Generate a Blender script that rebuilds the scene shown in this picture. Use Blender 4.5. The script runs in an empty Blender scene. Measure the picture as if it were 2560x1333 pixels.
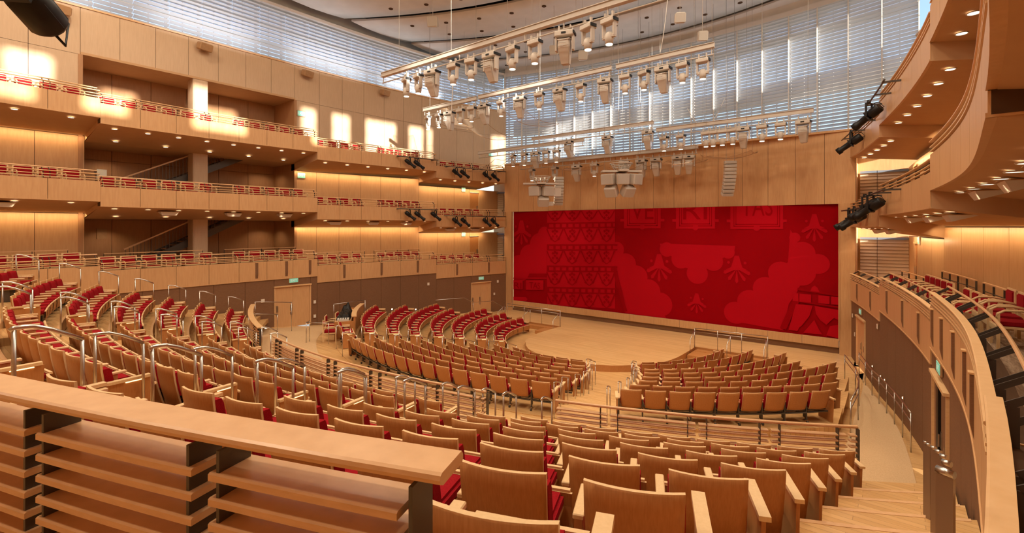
import bpy, bmesh, math, random
from math import sin, cos, radians, pi, hypot, atan2, sqrt, asin, degrees
from mathutils import Vector, Matrix
random.seed(7)
SC = bpy.context.scene
COL = SC.collection
# ------------------------------------------------------------------ camera numbers (17 mm shift lens)
F = 1209.0; HOR = 567.5; EYE = 5.943
CX, CY = 11.62, -26.86
FW = (-.61854, .78575); RT = (.78575, .61854)
def pj(x, y, z):
    dx, dy = x-CX, y-CY; d = dx*FW[0]+dy*FW[1]
    if d < .05: return (-9999, -9999, d)
    return (1280+F*(dx*RT[0]+dy*RT[1])/d, HOR+F*(EYE-z)/d, d)

# ------------------------------------------------------------------ materials
def mat(name, col, rough=.5, metal=0, emit=None, estr=0, spec=.4, alpha=1, trans=0):
    m = bpy.data.materials.new(name); m.use_nodes = True
    b = m.node_tree.nodes['Principled BSDF']
    b.inputs['Base Color'].default_value = (*col, 1)
    b.inputs['Roughness'].default_value = rough; b.inputs['Metallic'].default_value = metal
    b.inputs['Specular IOR Level'].default_value = spec
    if emit: b.inputs['Emission Color'].default_value = (*emit, 1); b.inputs['Emission Strength'].default_value = estr
    if trans: b.inputs['Transmission Weight'].default_value = trans
    if alpha < 1: b.inputs['Alpha'].default_value = alpha
    return m
def noisy(name, c1, c2, scale=(1, 1, 1), nscale=4, detail=3, rough=.45, bump=0, spec=.35, coord='Object', c3=None, big=.35):
    """two-tone procedural: stretched noise (grain) plus a broad soft variation"""
    m = mat(name, c1, rough, spec=spec); nt = m.node_tree; b = nt.nodes['Principled BSDF']
    tc = nt.nodes.new('ShaderNodeTexCoord'); mp = nt.nodes.new('ShaderNodeMapping'); mp.inputs['Scale'].default_value = scale
    n = nt.nodes.new('ShaderNodeTexNoise'); n.inputs['Scale'].default_value = nscale; n.inputs['Detail'].default_value = detail
    nt.links.new(tc.outputs[coord], mp.inputs['Vector']); nt.links.new(mp.outputs[0], n.inputs['Vector'])
    r = nt.nodes.new('ShaderNodeValToRGB'); r.color_ramp.elements[0].position = .3; r.color_ramp.elements[1].position = .7
    r.color_ramp.elements[0].color = (*c1, 1); r.color_ramp.elements[1].color = (*c2, 1)
    nt.links.new(n.outputs['Fac'], r.inputs[0])
    out = r.outputs[0]
    if big:
        n2 = nt.nodes.new('ShaderNodeTexNoise'); n2.inputs['Scale'].default_value = .55
        nt.links.new(tc.outputs[coord], n2.inputs['Vector'])
        mx = nt.nodes.new('ShaderNodeMixRGB'); mx.blend_type = 'MULTIPLY'; mx.inputs[0].default_value = big
        r2 = nt.nodes.new('ShaderNodeValToRGB'); r2.color_ramp.elements[0].position = .35; r2.color_ramp.elements[1].position = .65
        r2.color_ramp.elements[0].color = (.86, .84, .82, 1); r2.color_ramp.elements[1].color = (1, 1, 1, 1)
        nt.links.new(n2.outputs['Fac'], r2.inputs[0]); nt.links.new(out, mx.inputs[1]); nt.links.new(r2.outputs[0], mx.inputs[2]); out = mx.outputs[0]
    nt.links.new(out, b.inputs['Base Color'])
    if bump:
        bp = nt.nodes.new('ShaderNodeBump'); bp.inputs['Strength'].default_value = bump; bp.inputs['Distance'].default_value = .01
        nt.links.new(n.outputs['Fac'], bp.inputs['Height']); nt.links.new(bp.outputs[0], b.inputs['Normal'])
    return m
def planks(name, c1, c2, cm, w=.09, L=1.6, rot=0, rough=.3):
    m = mat(name, c1, rough, spec=.45); nt = m.node_tree; b = nt.nodes['Principled BSDF']
    tc = nt.nodes.new('ShaderNodeTexCoord'); mp = nt.nodes.new('ShaderNodeMapping'); mp.inputs['Rotation'].default_value = (0, 0, rot)
    br = nt.nodes.new('ShaderNodeTexBrick'); br.inputs['Scale'].default_value = 1; br.inputs['Brick Width'].default_value = L
    br.inputs['Row Height'].default_value = w; br.inputs['Mortar Size'].default_value = .0025; br.offset = .37
    br.inputs['Color1'].default_value = (*c1, 1); br.inputs['Color2'].default_value = (*c2, 1); br.inputs['Mortar'].default_value = (*cm, 1)
    br.inputs['Bias'].default_value = 0
    nt.links.new(tc.outputs['Object'], mp.inputs['Vector']); nt.links.new(mp.outputs[0], br.inputs['Vector'])
    mp2 = nt.nodes.new('ShaderNodeMapping'); mp2.inputs['Rotation'].default_value = (0, 0, rot); mp2.inputs['Scale'].default_value = (.7, 9, 1)
    n = nt.nodes.new('ShaderNodeTexNoise'); n.inputs['Scale'].default_value = 1.2
    nt.links.new(tc.outputs['Object'], mp2.inputs['Vector']); nt.links.new(mp2.outputs[0], n.inputs['Vector'])
    r = nt.nodes.new('ShaderNodeValToRGB'); r.color_ramp.elements[0].position = .3; r.color_ramp.elements[1].position = .7
    r.color_ramp.elements[0].color = (.8, .76, .7, 1); r.color_ramp.elements[1].color = (1, 1, 1, 1)
    mx = nt.nodes.new('ShaderNodeMixRGB'); mx.blend_type = 'MULTIPLY'; mx.inputs[0].default_value = .7
    nt.links.new(n.outputs['Fac'], r.inputs[0]); nt.links.new(br.outputs['Color'], mx.inputs[1]); nt.links.new(r.outputs[0], mx.inputs[2])
    nt.links.new(mx.outputs[0], b.inputs['Base Color'])
    return m
M = {}
M['panel'] = noisy('wood_panel', (.62, .355, .165), (.68, .41, .20), (3, 3, .35), 6, 4, .42)
M['upper'] = noisy('wood_panel_upper', (.60, .42, .27), (.65, .465, .305), (3, 3, .35), 6, 4, .5)
M['seatwood'] = noisy('seat_wood', (.47, .20, .062), (.55, .25, .085), (14, 14, 1.2), 7, 4, .42, big=.25)
M['edge'] = noisy('light_edge_wood', (.78, .54, .28), (.84, .60, .33), (9, 9, 2), 6, 3, .38, big=0)
M['rail'] = noisy('rail_wood', (.70, .42, .21), (.78, .49, .26), (2, 2, 8), 7, 4, .3, spec=.5, big=.2)
M['plank'] = noisy('cap_wood', (.74, .46, .22), (.80, .52, .27), (2, 2, 6), 5, 4, .33, spec=.5, big=.2)
M['red'] = noisy('red_fabric', (.27, .006, .011), (.35, .010, .016), (1, 1, 1), 90, 2, .95, bump=.25, spec=.1, big=0)
M['steel'] = mat('brushed_steel', (.62, .60, .57), .28, 1)
M['bracket'] = mat('dark_bronze_steel', (.10, .088, .078), .42, .55)
M['bracket2'] = mat('satin_steel', (.34, .26, .20), .38, .7)
M['black'] = mat('black_metal', (.012, .011, .011), .45, .3)
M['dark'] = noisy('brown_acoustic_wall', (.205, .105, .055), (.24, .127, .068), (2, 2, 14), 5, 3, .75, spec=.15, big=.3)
M['lobby'] = noisy('lobby_wood', (.42, .215, .10), (.47, .25, .12), (3, 3, .35), 6, 3, .5)
M['gap'] = mat('dark_gap', (.10, .055, .03), .8, spec=.1)  # dark brown backing behind panel joints, also the ceiling aperture discs
M['floor'] = planks('maple_floor', (.76, .48, .215), (.66, .385, .155), (.40, .22, .09), .09, 1.7, 0)
M['stage'] = planks('stage_floor', (.82, .54, .26), (.73, .45, .19), (.5, .29, .12), .10, 2.6, 0, .32)
M['carpet'] = noisy('beige_carpet', (.56, .37, .20), (.68, .47, .27), (1, 1, 1), 45, 4, .95, bump=.3, spec=.08, big=.2)
M['carpet_b'] = noisy('striped_brown_carpet', (.30, .20, .13), (.52, .38, .26), (22, 3, 1), 2.2, 3, .97, bump=.4, spec=.05, big=.2)
M['soffit'] = noisy('soffit_paint', (.56, .34, .185), (.58, .36, .195), (1, 1, 1), 3, 2, .7, spec=.15, big=.15)
M['white'] = mat('white_paint', (.74, .70, .65), .5)
M['fixture'] = mat('cream_metal', (.60, .545, .48), .4)
M['grey'] = noisy('speaker_mesh', (.50, .47, .43), (.58, .55, .50), (60, 60, 60), 3, 1, .6, big=0)
M['ceil'] = noisy('ceiling_panel', (.72, .69, .64), (.78, .75, .70), (1, 1, 1), 1.3, 2, .6, big=.2)
M['lens'] = mat('lamp_glow', (1, .9, .75), .4, emit=(1, .86, .62), estr=9)
M['strip'] = mat('aisle_light', (1, .8, .5), .4, emit=(1, .72, .36), estr=7)
M['exit'] = mat('exit_sign', (.25, .75, .6), .4, emit=(.22, .75, .58), estr=.55)
M['white_e'] = mat('white_letters', (.9, .95, .9), .4, emit=(.8, 1, .9), estr=.8)
M['switch'] = mat('white_plastic', (.8, .76, .68), .4)
M['box'] = noisy('tan_speaker', (.40, .23, .11), (.45, .26, .13), (1, 1, 1), 8, 2, .55, big=0)
M['cur_d'] = mat('curtain_red_dark', (.30, .0012, .0050), .9, spec=.05)
M['cur_l'] = mat('curtain_red_light', (.445, .0045, .0130), .9, spec=.05)
M['shade'] = mat('blue_fabric', (.2, .24, .3), .8)
def glassy(name, col, a):
    m = bpy.data.materials.new(name); m.use_nodes = True; nt = m.node_tree; nt.nodes.clear()
    o = nt.nodes.new('ShaderNodeOutputMaterial'); mx = nt.nodes.new('ShaderNodeMixShader'); t = nt.nodes.new('ShaderNodeBsdfTransparent')
    g = nt.nodes.new('ShaderNodeBsdfPrincipled'); g.inputs['Base Color'].default_value = (*col, 1); g.inputs['Roughness'].default_value = .08
    mx.inputs[0].default_value = a
    nt.links.new(t.outputs[0], mx.inputs[1]); nt.links.new(g.outputs[0], mx.inputs[2]); nt.links.new(mx.outputs[0], o.inputs[0])
    return m
M['glass'] = glassy('clear_reflector', (.55, .42, .30), .18)
def slatmat():
    m = bpy.data.materials.new('blind_slat'); m.use_nodes = True; nt = m.node_tree; nt.nodes.clear()
    o = nt.nodes.new('ShaderNodeOutputMaterial'); a = nt.nodes.new('ShaderNodeAddShader')
    d = nt.nodes.new('ShaderNodeBsdfDiffuse'); d.inputs[0].default_value = (.55, .56, .57, 1)
    t = nt.nodes.new('ShaderNodeBsdfTranslucent'); t.inputs[0].default_value = (.30, .32, .34, 1)
    nt.links.new(d.outputs[0], a.inputs[0]); nt.links.new(t.outputs[0], a.inputs[1]); nt.links.new(a.outputs[0], o.inputs[0])
    return m
M['slat'] = slatmat()
M['wslat'] = mat('warm_shutter', (.62, .50, .38), .35)

# ------------------------------------------------------------------ mesh helpers
def bm_new(): return bmesh.new()
def obj(name, bm, ms, parent=None, smooth=False):
    me = bpy.data.meshes.new(name); bmesh.ops.recalc_face_normals(bm, faces=bm.faces); bm.to_mesh(me); bm.free()
    for m in (ms if isinstance(ms, (list, tuple)) else [ms]): me.materials.append(m)
    if smooth:
        for p in me.polygons: p.use_smooth = True
    o = bpy.data.objects.new(name, me); COL.objects.link(o)
    if parent: o.parent = parent
    return o
def thing(name, label, cat, loc=(0, 0, 0), rz=0, group=None):
    o = bpy.data.objects.new(name, None); COL.objects.link(o); o.location = loc; o.rotation_euler = (0, 0, rz); o.empty_display_size = .1
    o['label'] = label; o['category'] = cat
    if group: o['group'] = group
    return o
def tag(o, label, cat, group=None):
    o['label'] = label; o['category'] = cat
    if group: o['group'] = group
    return o
def struct(name, bm, m, parent=None, smooth=False):
    o = obj(name, bm, m, parent, smooth)
    if not parent: o['kind'] = 'structure'
    return o
def dup(root, loc, rz, label, group=None, skip=()):
    r = root.copy(); COL.objects.link(r); r.location = loc; r.rotation_euler = (0, 0, rz); r['label'] = label
    if group: r['group'] = group
    for ch in list(root.children):
        if ch.get('opt') in skip: continue
        c = ch.copy(); COL.objects.link(c); c.parent = r
        for g in ch.children:
            d = g.copy(); COL.objects.link(d); d.parent = c
    return r
def box(bm, c, s, rz=0, mi=0, tilt=None):
    """axis box centre c, size s, optional rotation about z"""
    m = Matrix.Translation(c) @ Matrix.Rotation(rz, 4, 'Z')
    if tilt: m = m @ tilt
    m = m @ Matrix.Diagonal((*s, 1))
    g = bmesh.ops.create_cube(bm, size=1, matrix=m)
    if mi:
        fs = set()
        for v in g['verts']: fs.update(v.link_faces)
        for f in fs: f.material_index = mi
    return g['verts']
def tube(bm, pts, r, seg=8, mi=0, closed=False):
    pts = [Vector(p) for p in pts]; rings = []
    n = len(pts)
    for i, p in enumerate(pts):
        if i == 0: d = pts[1]-p
        elif i == n-1: d = p-pts[i-1]
        else: d = (pts[i+1]-p).normalized()+(p-pts[i-1]).normalized()
        d.normalize()
        a = Vector((0, 0, 1)) if abs(d.z) < .9 else Vector((1, 0, 0))
        u = d.cross(a).normalized(); v = d.cross(u).normalized()
        rr = r[i] if isinstance(r, (list, tuple)) else r
        rings.append([bm.verts.new(p+(u*cos(2*pi*k/seg)+v*sin(2*pi*k/seg))*rr) for k in range(seg)])
    for i in range(n-1):
        for k in range(seg):
            f = bm.faces.new((rings[i][k], rings[i][(k+1) % seg], rings[i+1][(k+1) % seg], rings[i+1][k])); f.material_index = mi; f.smooth = True
    for rg in (rings[0], rings[-1]):
        f = bm.faces.new(rg); f.material_index = mi
def sweep(bm, path, prof, mi=0, z=0):
    """path: list of (x,y,nx,ny) or with z; prof: closed list of (outward, height)"""
    rings = []
    for p in path:
        x, y, nx, ny = p[:4]; zz = p[4] if len(p) > 4 else z
        rings.append([bm.verts.new((x+nx*o, y+ny*o, zz+h)) for o, h in prof])
    k = len(prof)
    for i in range(len(rings)-1):
        for j in range(k):
            f = bm.faces.new((rings[i][j], rings[i][(j+1) % k], rings[i+1][(j+1) % k], rings[i+1][j])); f.material_index = mi
    for rg in (rings[0], rings[-1]):
        try: bm.faces.new(rg).material_index = mi
        except ValueError: pass
def rect(o0, o1, h0, h1): return [(o0, h0), (o1, h0), (o1, h1), (o0, h1)]
def quad(bm, a, b, c, d, mi=0):
    f = bm.faces.new([bm.verts.new(v) for v in (a, b, c, d)]); f.material_index = mi; return f

# ------------------------------------------------------------------ plan curves (hall symmetric about x = 0, stage at y = 0)
def interp(tab):
    ts = [p[0] for p in tab]; ss = [p[1] for p in tab]
    def f(t):
        if t <= ts[0]: return ss[0]
        if t >= ts[-1]: return ss[-1]
        for i in range(len(ts)-1):
            if t <= ts[i+1]: break
        p0 = ss[max(i-1, 0)]; p1 = ss[i]; p2 = ss[i+1]; p3 = ss[min(i+2, len(ss)-1)]
        t0 = ts[max(i-1, 0)]; t1 = ts[i]; t2 = ts[i+1]; t3 = ts[min(i+2, len(ts)-1)]
        h = t2-t1; u = (t-t1)/h
        m1 = (p2-p0)/(t2-t0)*h if t2 > t0 else 0; m2 = (p3-p1)/(t3-t1)*h if t3 > t1 else 0
        return (2*u**3-3*u*u+1)*p1+(u**3-2*u*u+u)*m1+(-2*u**3+3*u*u)*p2+(u**3-u*u)*m2
    return f
front = interp([(-32, 10.6), (-27, 11.5), (-24.8, 11.85), (-22.07, 12.15), (-17.5, 12.42), (-13.15, 12.25), (-9.4, 11.85), (-5.6, 11.25), (-2.8, 10.72), (0, 10.1)])
backw = interp([(-32, 14.7), (-22, 14.7), (-13.15, 14.7), (-9.4, 13.95), (-5.6, 12.95), (-2.8, 12.55), (1.7, 12.2)])
upperw = interp([(-32, 14.7), (-22, 14.7), (-13.1, 14.7), (-8, 14.5), (-3, 13.9), (0, 13.3), (3, 12.5)])
def path(fn, t0, t1, n, sd, off=0):
    """points along a side curve; normal points towards the hall (inward)"""
    out = []
    for i in range(n+1):
        t = t0+(t1-t0)*i/n; e = .05
        s = fn(t); ds = (fn(t+e)-fn(t-e))/(2*e); L = sqrt(1+ds*ds)
        nx, ny = -1/L, ds/L
        out.append((sd*(s+nx*off), t+ny*off, sd*nx, ny))
    return out
SEC = [('A', -31.0, -22.07), ('B', -22.07, -13.15), ('C', -13.15, -5.6), ('D', -5.6, 0.0)]
NP = {'A': 6, 'B': 7, 'C': 6, 'D': 4}
RAIL = {2: dict(A=4.754, B=4.556, C=4.204, D=3.837), 3: dict(A=7.977, B=7.779, C=7.414, D=7.023), 4: dict(A=11.16, B=10.99, C=10.58, D=10.17)}
BOT = {2: dict(A=3.53, B=3.334, C=2.991, D=2.63), 3: dict(A=6.911, B=6.719, C=6.341, D=5.95), 4: dict(A=10.115, B=9.90, C=9.505, D=9.085)}
PT = {2: -.30, 3: -.29, 4: -.31}       # panel top below the cap
FL = {l: {k: v-.68 for k, v in RAIL[l].items()} for l in RAIL}

# ------------------------------------------------------------------ side balconies
ordl = {2: 'lowest', 3: 'middle', 4: 'top'}
secn = {'A': 'rear bay', 'B': 'landing bay', 'C': 'third bay', 'D': 'stage bay'}
def balcony(level, sd):
    side = 'left' if sd < 0 else 'right'
    soff = bm_new(); face = bm_new(); gap = bm_new()
    for k, t0, t1 in SEC:
        R, B = RAIL[level][k], BOT[level][k]; fl = FL[level][k]; ptop = R+PT[level]
        n = NP[k]; sub = 3
        # panelled face
        for i in range(n):
            a = t0+(t1-t0)*i/n; b = t0+(t1-t0)*(i+1)/n
            pth = path(front, a+.008, b-.008, sub, sd)
            sweep(face, pth, rect(-.05, 0, B+.035, ptop))
        pth = path(front, t0, t1, n*sub, sd)
        sweep(gap, pth, rect(-.3, -.018, B+.02, ptop-.01))
        # lip under the panels
        sweep(face, pth, rect(-.06, .012, B, B+.035))
        for te in (t0+.012, t1-.012):
            x, y, nx, ny = path(front, te, te+.001, 1, sd)[0]
            box(face, (x-nx*.155, y-ny*.155, (B+ptop)/2), (.31, .02, ptop-B), atan2(ny, nx))
        # floor slab / sloped soffit back to the wall
        bk = backw if level < 4 else (lambda t: max(backw(t), upperw(t)))
        m_ = n*2
        for i in range(m_):
            ta = t0+(t1-t0)*i/m_; tb = t0+(t1-t0)*(i+1)/m_
            fa, fb = front(ta)+.05, front(tb)+.05; ba, bb = bk(ta)+.3, bk(tb)+.3
            if k == 'B': ba = bb = 17.0
            wa, wb = (14.7 if k == 'B' else ba), (14.7 if k == 'B' else bb)
            quad(soff, (sd*fa, ta, B), (sd*fb, tb, B), (sd*wb, tb, B-.43), (sd*wa, ta, B-.43))
            if k == 'B': quad(soff, (sd*wa, ta, B-.43), (sd*wb, tb, B-.43), (sd*bb, tb, B-.43), (sd*ba, ta, B-.43))
            quad(soff, (sd*(fa+.02), ta, fl), (sd*(fb+.02), tb, fl), (sd*bb, tb, fl), (sd*ba, ta, fl), 1)
        # closing cheeks between bays of different height (flaring riser, as in the photo)
        for te in (t0, t1):
            fa, ba = front(te), bk(te)+.3
            quad(soff, (sd*(fa+.02), te, B), (sd*(fa+.02), te, ptop-.02), (sd*ba, te, fl), (sd*ba, te, B-.43))
    struct('wall_%s_balcony_face' % side, face, M['panel'])
    struct('trim_%d' % (10*level+(1 if sd < 0 else 2)), gap, M['gap'])
    so = struct('ceiling_under_balcony', soff, [M['soffit'], M['carpet_b']])
    # guards: cap plank, slats, posts, raised round rail on brackets
    for k, t0, t1 in SEC:
        if sd > 0 and k == 'A' and level > 2: pass
        R = RAIL[level][k]; ptop = R+PT[level]; n = NP[k]
        g = thing('balcony_guard', 'slatted wooden guard with round handrail, %s %s balcony, %s' % (ordl[level], side, secn[k]), 'railing', (0, 0, 0), 0)
        tt0, tt1 = t0+.02, t1-.02
        pth = path(front, tt0, tt1, n*3, sd)
        bm = bm_new(); sweep(bm, pth, [(-.075, -.035), (.01, -.035), (.022, -.025), (.022, -.008), (.01, 0), (-.075, 0)], 0, R); obj('cap', bm, M['plank'], g)
        for q in range(2 if level > 2 else 3):
            bm = bm_new(); zz = ptop+.055+(R-.06-ptop-.05)*q/(2 if level > 2 else 3)
            sweep(bm, pth, rect(-.055, .012, zz, zz+.024)); obj('slat', bm, M['plank'], g)
        bm = bm_new(); sweep(bm, path(front, tt0, tt1, n*3, sd, -.29), [(.022*cos(a*pi/4), .022*sin(a*pi/4)) for a in range(8)], 0, R+.13); obj('handrail', bm, M['rail'], g)
        for i in range(n+1):
            for dt in ((-.09, .09) if 0 < i < n else ((.1,) if i == 0 else (-.1,))):
                t = t0+(t1-t0)*i/n+dt
                x, y, nx, ny = path(front, t, t+.001, 1, sd)[0]
                bm = bm_new(); rz = atan2(ny, nx)
                fl = FL[level][k]
                box(bm, (x-nx*.115, y-ny*.115, (fl+R-.03)/2), (.075, .012, R-.03-fl), rz)
                zc = R+.035; L_ = hypot(.20, .13)
                box(bm, (x-nx*.19, y-ny*.19, zc), (L_, .012, .05), rz, 0, Matrix.Rotation(atan2(.13, .20), 4, 'Y'))
                obj('bracket', bm, M['bracket'], g)
for lv in (2, 3, 4):
    for sd in (-1, 1): balcony(lv, sd)

# vertical slot lights on the lowest balcony fronts
def slots(sd):
    side = 'left' if sd < 0 else 'right'
    cnt = 0
    for k, t0, t1 in SEC:
        if k == 'A': continue
        fr = {'B': (.34, .49, .66, .82, .955), 'C': (.2, .5, .82), 'D': (.28, .74)}[k]
        for q in fr:
            t = t0+(t1-t0)*q
            if sd < 0 and k == 'B' and q < .6: continue
            x, y, nx, ny = path(front, t, t+.001, 1, sd)[0]; rz = atan2(ny, nx)
            R, B = RAIL[2][k], BOT[2][k]; h = R+PT[2]-B-.16
            w = thing('slot_fixture', '%s brown slot fixture, %s lowest balcony front, %s' % (['first', 'second', 'third', 'fourth', 'fifth'][fr.index(q)], side, secn[k]), 'light fixture', (x, y, B+.12), rz, 'slot fixtures on the balcony fronts')
            bm = bm_new()
            vs = [(.0, -.055, h), (.035, -.055, h), (.035, -.055, .18), (.0, -.055, 0)]
            for s_ in (-1, 1): pass
            a = [bm.verts.new((v[0], -.06, v[2])) for v in vs]; b = [bm.verts.new((v[0], .06, v[2])) for v in vs]
            bm.faces.new(a); bm.faces.new(b)
            for i in range(4): bm.faces.new((a[i], a[(i+1) % 4], b[(i+1) % 4], b[i]))
            obj('body', bm, M['dark'], w)
            bm = bm_new(); box(bm, (.024, 0, h+.012), (.055, .135, .022)); obj('cap', bm, M['plank'], w)
slots(-1); slots(1)

# ------------------------------------------------------------------ walls
def panelled(name, fn, sd, t0, t1, n, z0, z1, m, off=0, thick=.06, zsplit=(), gapm='gap', sub=2):
    bm = bm_new(); zs = [z0]+list(zsplit)+[z1]
    for i in range(n):
        a = t0+(t1-t0)*i/n; b = t0+(t1-t0)*(i+1)/n
        for j in range(len(zs)-1):
            sweep(bm, path(fn, a+.008, b-.008, sub, sd, off), rect(-thick, 0, zs[j]+.007, zs[j+1]-.007))
    sweep(bm, path(fn, t0, t1, n*sub, sd, off), rect(-.14, -.02, z0, z1), 1)
    return struct(name, bm, [m, M[gapm]])
for sd in (-1, 1):
    side = 'left' if sd < 0 else 'right'
    # ground level wall, flush under the lowest balcony front (dark brown acoustic panels)
    for k, t0, t1 in SEC:
        n = NP[k]
        if k == 'D':
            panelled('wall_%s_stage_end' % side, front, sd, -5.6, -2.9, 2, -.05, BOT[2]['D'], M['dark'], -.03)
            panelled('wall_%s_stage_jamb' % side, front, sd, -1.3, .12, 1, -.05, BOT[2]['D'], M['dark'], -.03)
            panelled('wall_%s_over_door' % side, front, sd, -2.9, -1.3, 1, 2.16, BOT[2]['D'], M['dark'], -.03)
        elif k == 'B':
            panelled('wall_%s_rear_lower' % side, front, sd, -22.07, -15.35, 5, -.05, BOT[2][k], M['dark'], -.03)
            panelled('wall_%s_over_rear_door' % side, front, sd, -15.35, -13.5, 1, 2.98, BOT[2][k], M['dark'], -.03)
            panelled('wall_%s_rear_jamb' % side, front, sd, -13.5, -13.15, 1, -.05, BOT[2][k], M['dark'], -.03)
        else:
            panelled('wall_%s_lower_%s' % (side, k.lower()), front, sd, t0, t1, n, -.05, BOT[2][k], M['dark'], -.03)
    # wall behind the balconies, level 2 and 3
    for k, t0, t1 in SEC:
        if k == 'B': continue
        tt1 = t1 if k != 'D' else 1.7
        n = {'A': 6, 'C': 6, 'D': 5}[k]
        for lv in (2, 3):
            ex0, ex1 = (-2.9, -2.0)
            if k == 'D':
                dz = FL[lv]['D']+2.15
                zt = BOT[lv+1][k]-.43+.02
                panelled('wall_%s_behind_balcony' % side, backw, sd, t0, -1.3, 3, FL[lv][k], zt, M['panel'], 0)
                panelled('wall_%s_behind_balcony' % side, backw, sd, -.35, 1.7, 1, FL[lv][k], zt, M['panel'], 0)
                panelled('wall_%s_behind_balcony' % side, backw, sd, -1.3, -.35, 1, dz, zt, M['panel'], 0)
            else:
                panelled('wall_%s_behind_balcony' % side, backw, sd, t0, t1, n, FL[lv][k], BOT[lv+1][k]-.43+.02, M['panel'], 0)
    # upper wall with two openings
    panelled('wall_%s_upper' % side, upperw, sd, -36, -22.2, 9, FL[4]['A'], 15.0, M['upper'], 0, zsplit=(13.06,))
    panelled('wall_%s_upper_header' % side, upperw, sd, -22.2, -13.1, 7, 13.06, 15.0, M['upper'], 0)
    panelled('wall_%s_upper_front' % side, upperw, sd, -13.1, 3.0, 11, FL[4]['D'], 15.0, M['upper'], 0, zsplit=(13.06,))
    # recess (landings) behind section B at the three levels
    bm = bm_new()
    zb, zt = FL[2]['B'], 13.06
    for i in range(6):
        a = -22.2+9.1*i/6; b = a+9.1/6
        for z0, z1 in ((zb, BOT[3]['B']-.43), (FL[3]['B'], 9.0), (9.0, BOT[4]['B']-.43), (FL[4]['B'], 13.06)):
            box(bm, (sd*17.05, (a+b)/2, (z0+z1)/2), (.1, b-a-.02, z1-z0-.014))
    box(bm, (sd*17.18, -17.65, (zb+zt)/2), (.12, 9.5, zt-zb+.4)); box(bm, (sd*15.95, -22.2, (zb+zt)/2), (2.6, .14, zt-zb)); box(bm, (sd*15.95, -13.08, (zb+zt)/2), (2.6, .14, zt-zb))
    struct('wall_%s_landing' % side, bm, M['lobby'])
    bm = bm_new(); box(bm, (sd*15.85, -17.65, 13.11), (2.4, 9.1, .1)); struct('ceiling_landing', bm, M['soffit'])
    bm = bm_new(); box(bm, (sd*15.02, -17.8, (zb+zt)/2), (.64, .64, zt-zb)); box(bm, (sd*14.69, -17.8, (zb+zt)/2), (.03, .56, zt-zb)); struct('wall_%s_pier' % side, bm, M['upper'])
    # sill under the clerestory
    bm = bm_new(); sweep(bm, path(upperw, -36, 3, 40, sd), rect(-.35, .04, 15.0, 15.07)); struct('trim_%d' % (3 if sd < 0 else 4), bm, M['rail'])
# rear wall (behind the photographer)
bm = bm_new(); box(bm, (-9.5, -36.1, 9), (15, .2, 19)); box(bm, (9.5, -36.1, 9), (15, .2, 19)); box(bm, (15.1, -33.3, 7.4), (.4, 6, 15.2)); box(bm, (-15.1, -33.3, 7.4), (.4, 6, 15.2)); box(bm, (0, -36.1, 9), (6, .2, 19)); struct('wall_rear', bm, M['panel'])

# ------------------------------------------------------------------ stage wall with the curtain opening
HW = 9.65
def yw(x): return .12+.42*(1-(x/10.3)**2)     # gently bowed plan of the stage wall above the curtain
bm = bm_new()
n = 17
for i in range(n):
    a = -10.3+20.6*i/n+.008; b = -10.3+20.6*(i+1)/n-.008
    pth = [(a+(b-a)*j/2, yw(a+(b-a)*j/2), 0, -1) for j in range(3)]
    sweep(bm, pth, rect(-.06, 0, 7.02, 10.45))
sweep(bm, [(-10.3+20.6*i/34, yw(-10.3+20.6*i/34), 0, -1) for i in range(35)], rect(-.14, -.02, 7.02, 10.45), 1)
box(bm, (-9.98, .2, 3.5), (.60, .24, 7.06)); box(bm, (9.98, .2, 3.5), (.60, .24, 7.06))
box(bm, (-10.25, .95, 5.2), (.1, 1.6, 10.5)); box(bm, (10.25, .95, 5.2), (.1, 1.6, 10.5))
box(bm, (0, .75, 10.4), (20.6, 1.3, .1))
struct('wall_stage', bm, [M['panel'], M['gap']])
bm = bm_new()
for i in range(13):
    a = -HW+2*HW*i/13; b = -HW+2*HW*(i+1)/13
    box(bm, ((a+b)/2, .27, .51), (b-a-.012, .06, .40))
struct('trim_5', bm, M['panel'])
bm = bm_new(); box(bm, (0, .5, .15), (19.3, .3, .34)); struct('trim_6', bm, M['dark'])
bm = bm_new(); box(bm, (-HW-.02, .1, 3.85), (.05, .1, 6.35)); box(bm, (HW+.02, .1, 3.85), (.05, .1, 6.35)); struct('trim_7', bm, M['panel'])

# ---- curtain: flat printed cloth in its opening, the design as inlaid lighter areas
CUY = .36
def cur(x, y):
    """photo frame point -> point (x, z) on the curtain's plane, used to take the printed design's proportions"""
    a = (x-1280)/F; d = (CUY-CY)/(FW[1]+a*RT[1])
    return (CX+d*(FW[0]+a*RT[0]), EYE-(y-HOR)*d/F)
cu = thing('stage_curtain', 'wide red printed curtain filling the stage opening', 'curtain', (0, 0, 0))
bm = bm_new(); nx_ = 80
for i in range(nx_):
    a = -HW+2*HW*i/nx_; b = -HW+2*HW*(i+1)/nx_
    quad(bm, (a, CUY+.004, .7), (b, CUY+.004, .7), (b, CUY+.004, 7.03), (a, CUY+.004, 7.03)); quad(bm, (a, CUY+.03, .7), (b, CUY+.03, .7), (b, CUY+.03, 7.03), (a, CUY+.03, 7.03))
obj('cloth', bm, M['cur_d'], cu)
def clip_shape(bm):
    for co, no in (((-HW+.01, 0, 0), (-1, 0, 0)), ((HW-.01, 0, 0), (1, 0, 0)), ((0, 0, .71), (0, 0, -1)), ((0, 0, 7.02), (0, 0, 1))):
        bmesh.ops.bisect_plane(bm, geom=bm.verts[:]+bm.edges[:]+bm.faces[:], plane_co=co, plane_no=no, clear_outer=True)
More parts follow.
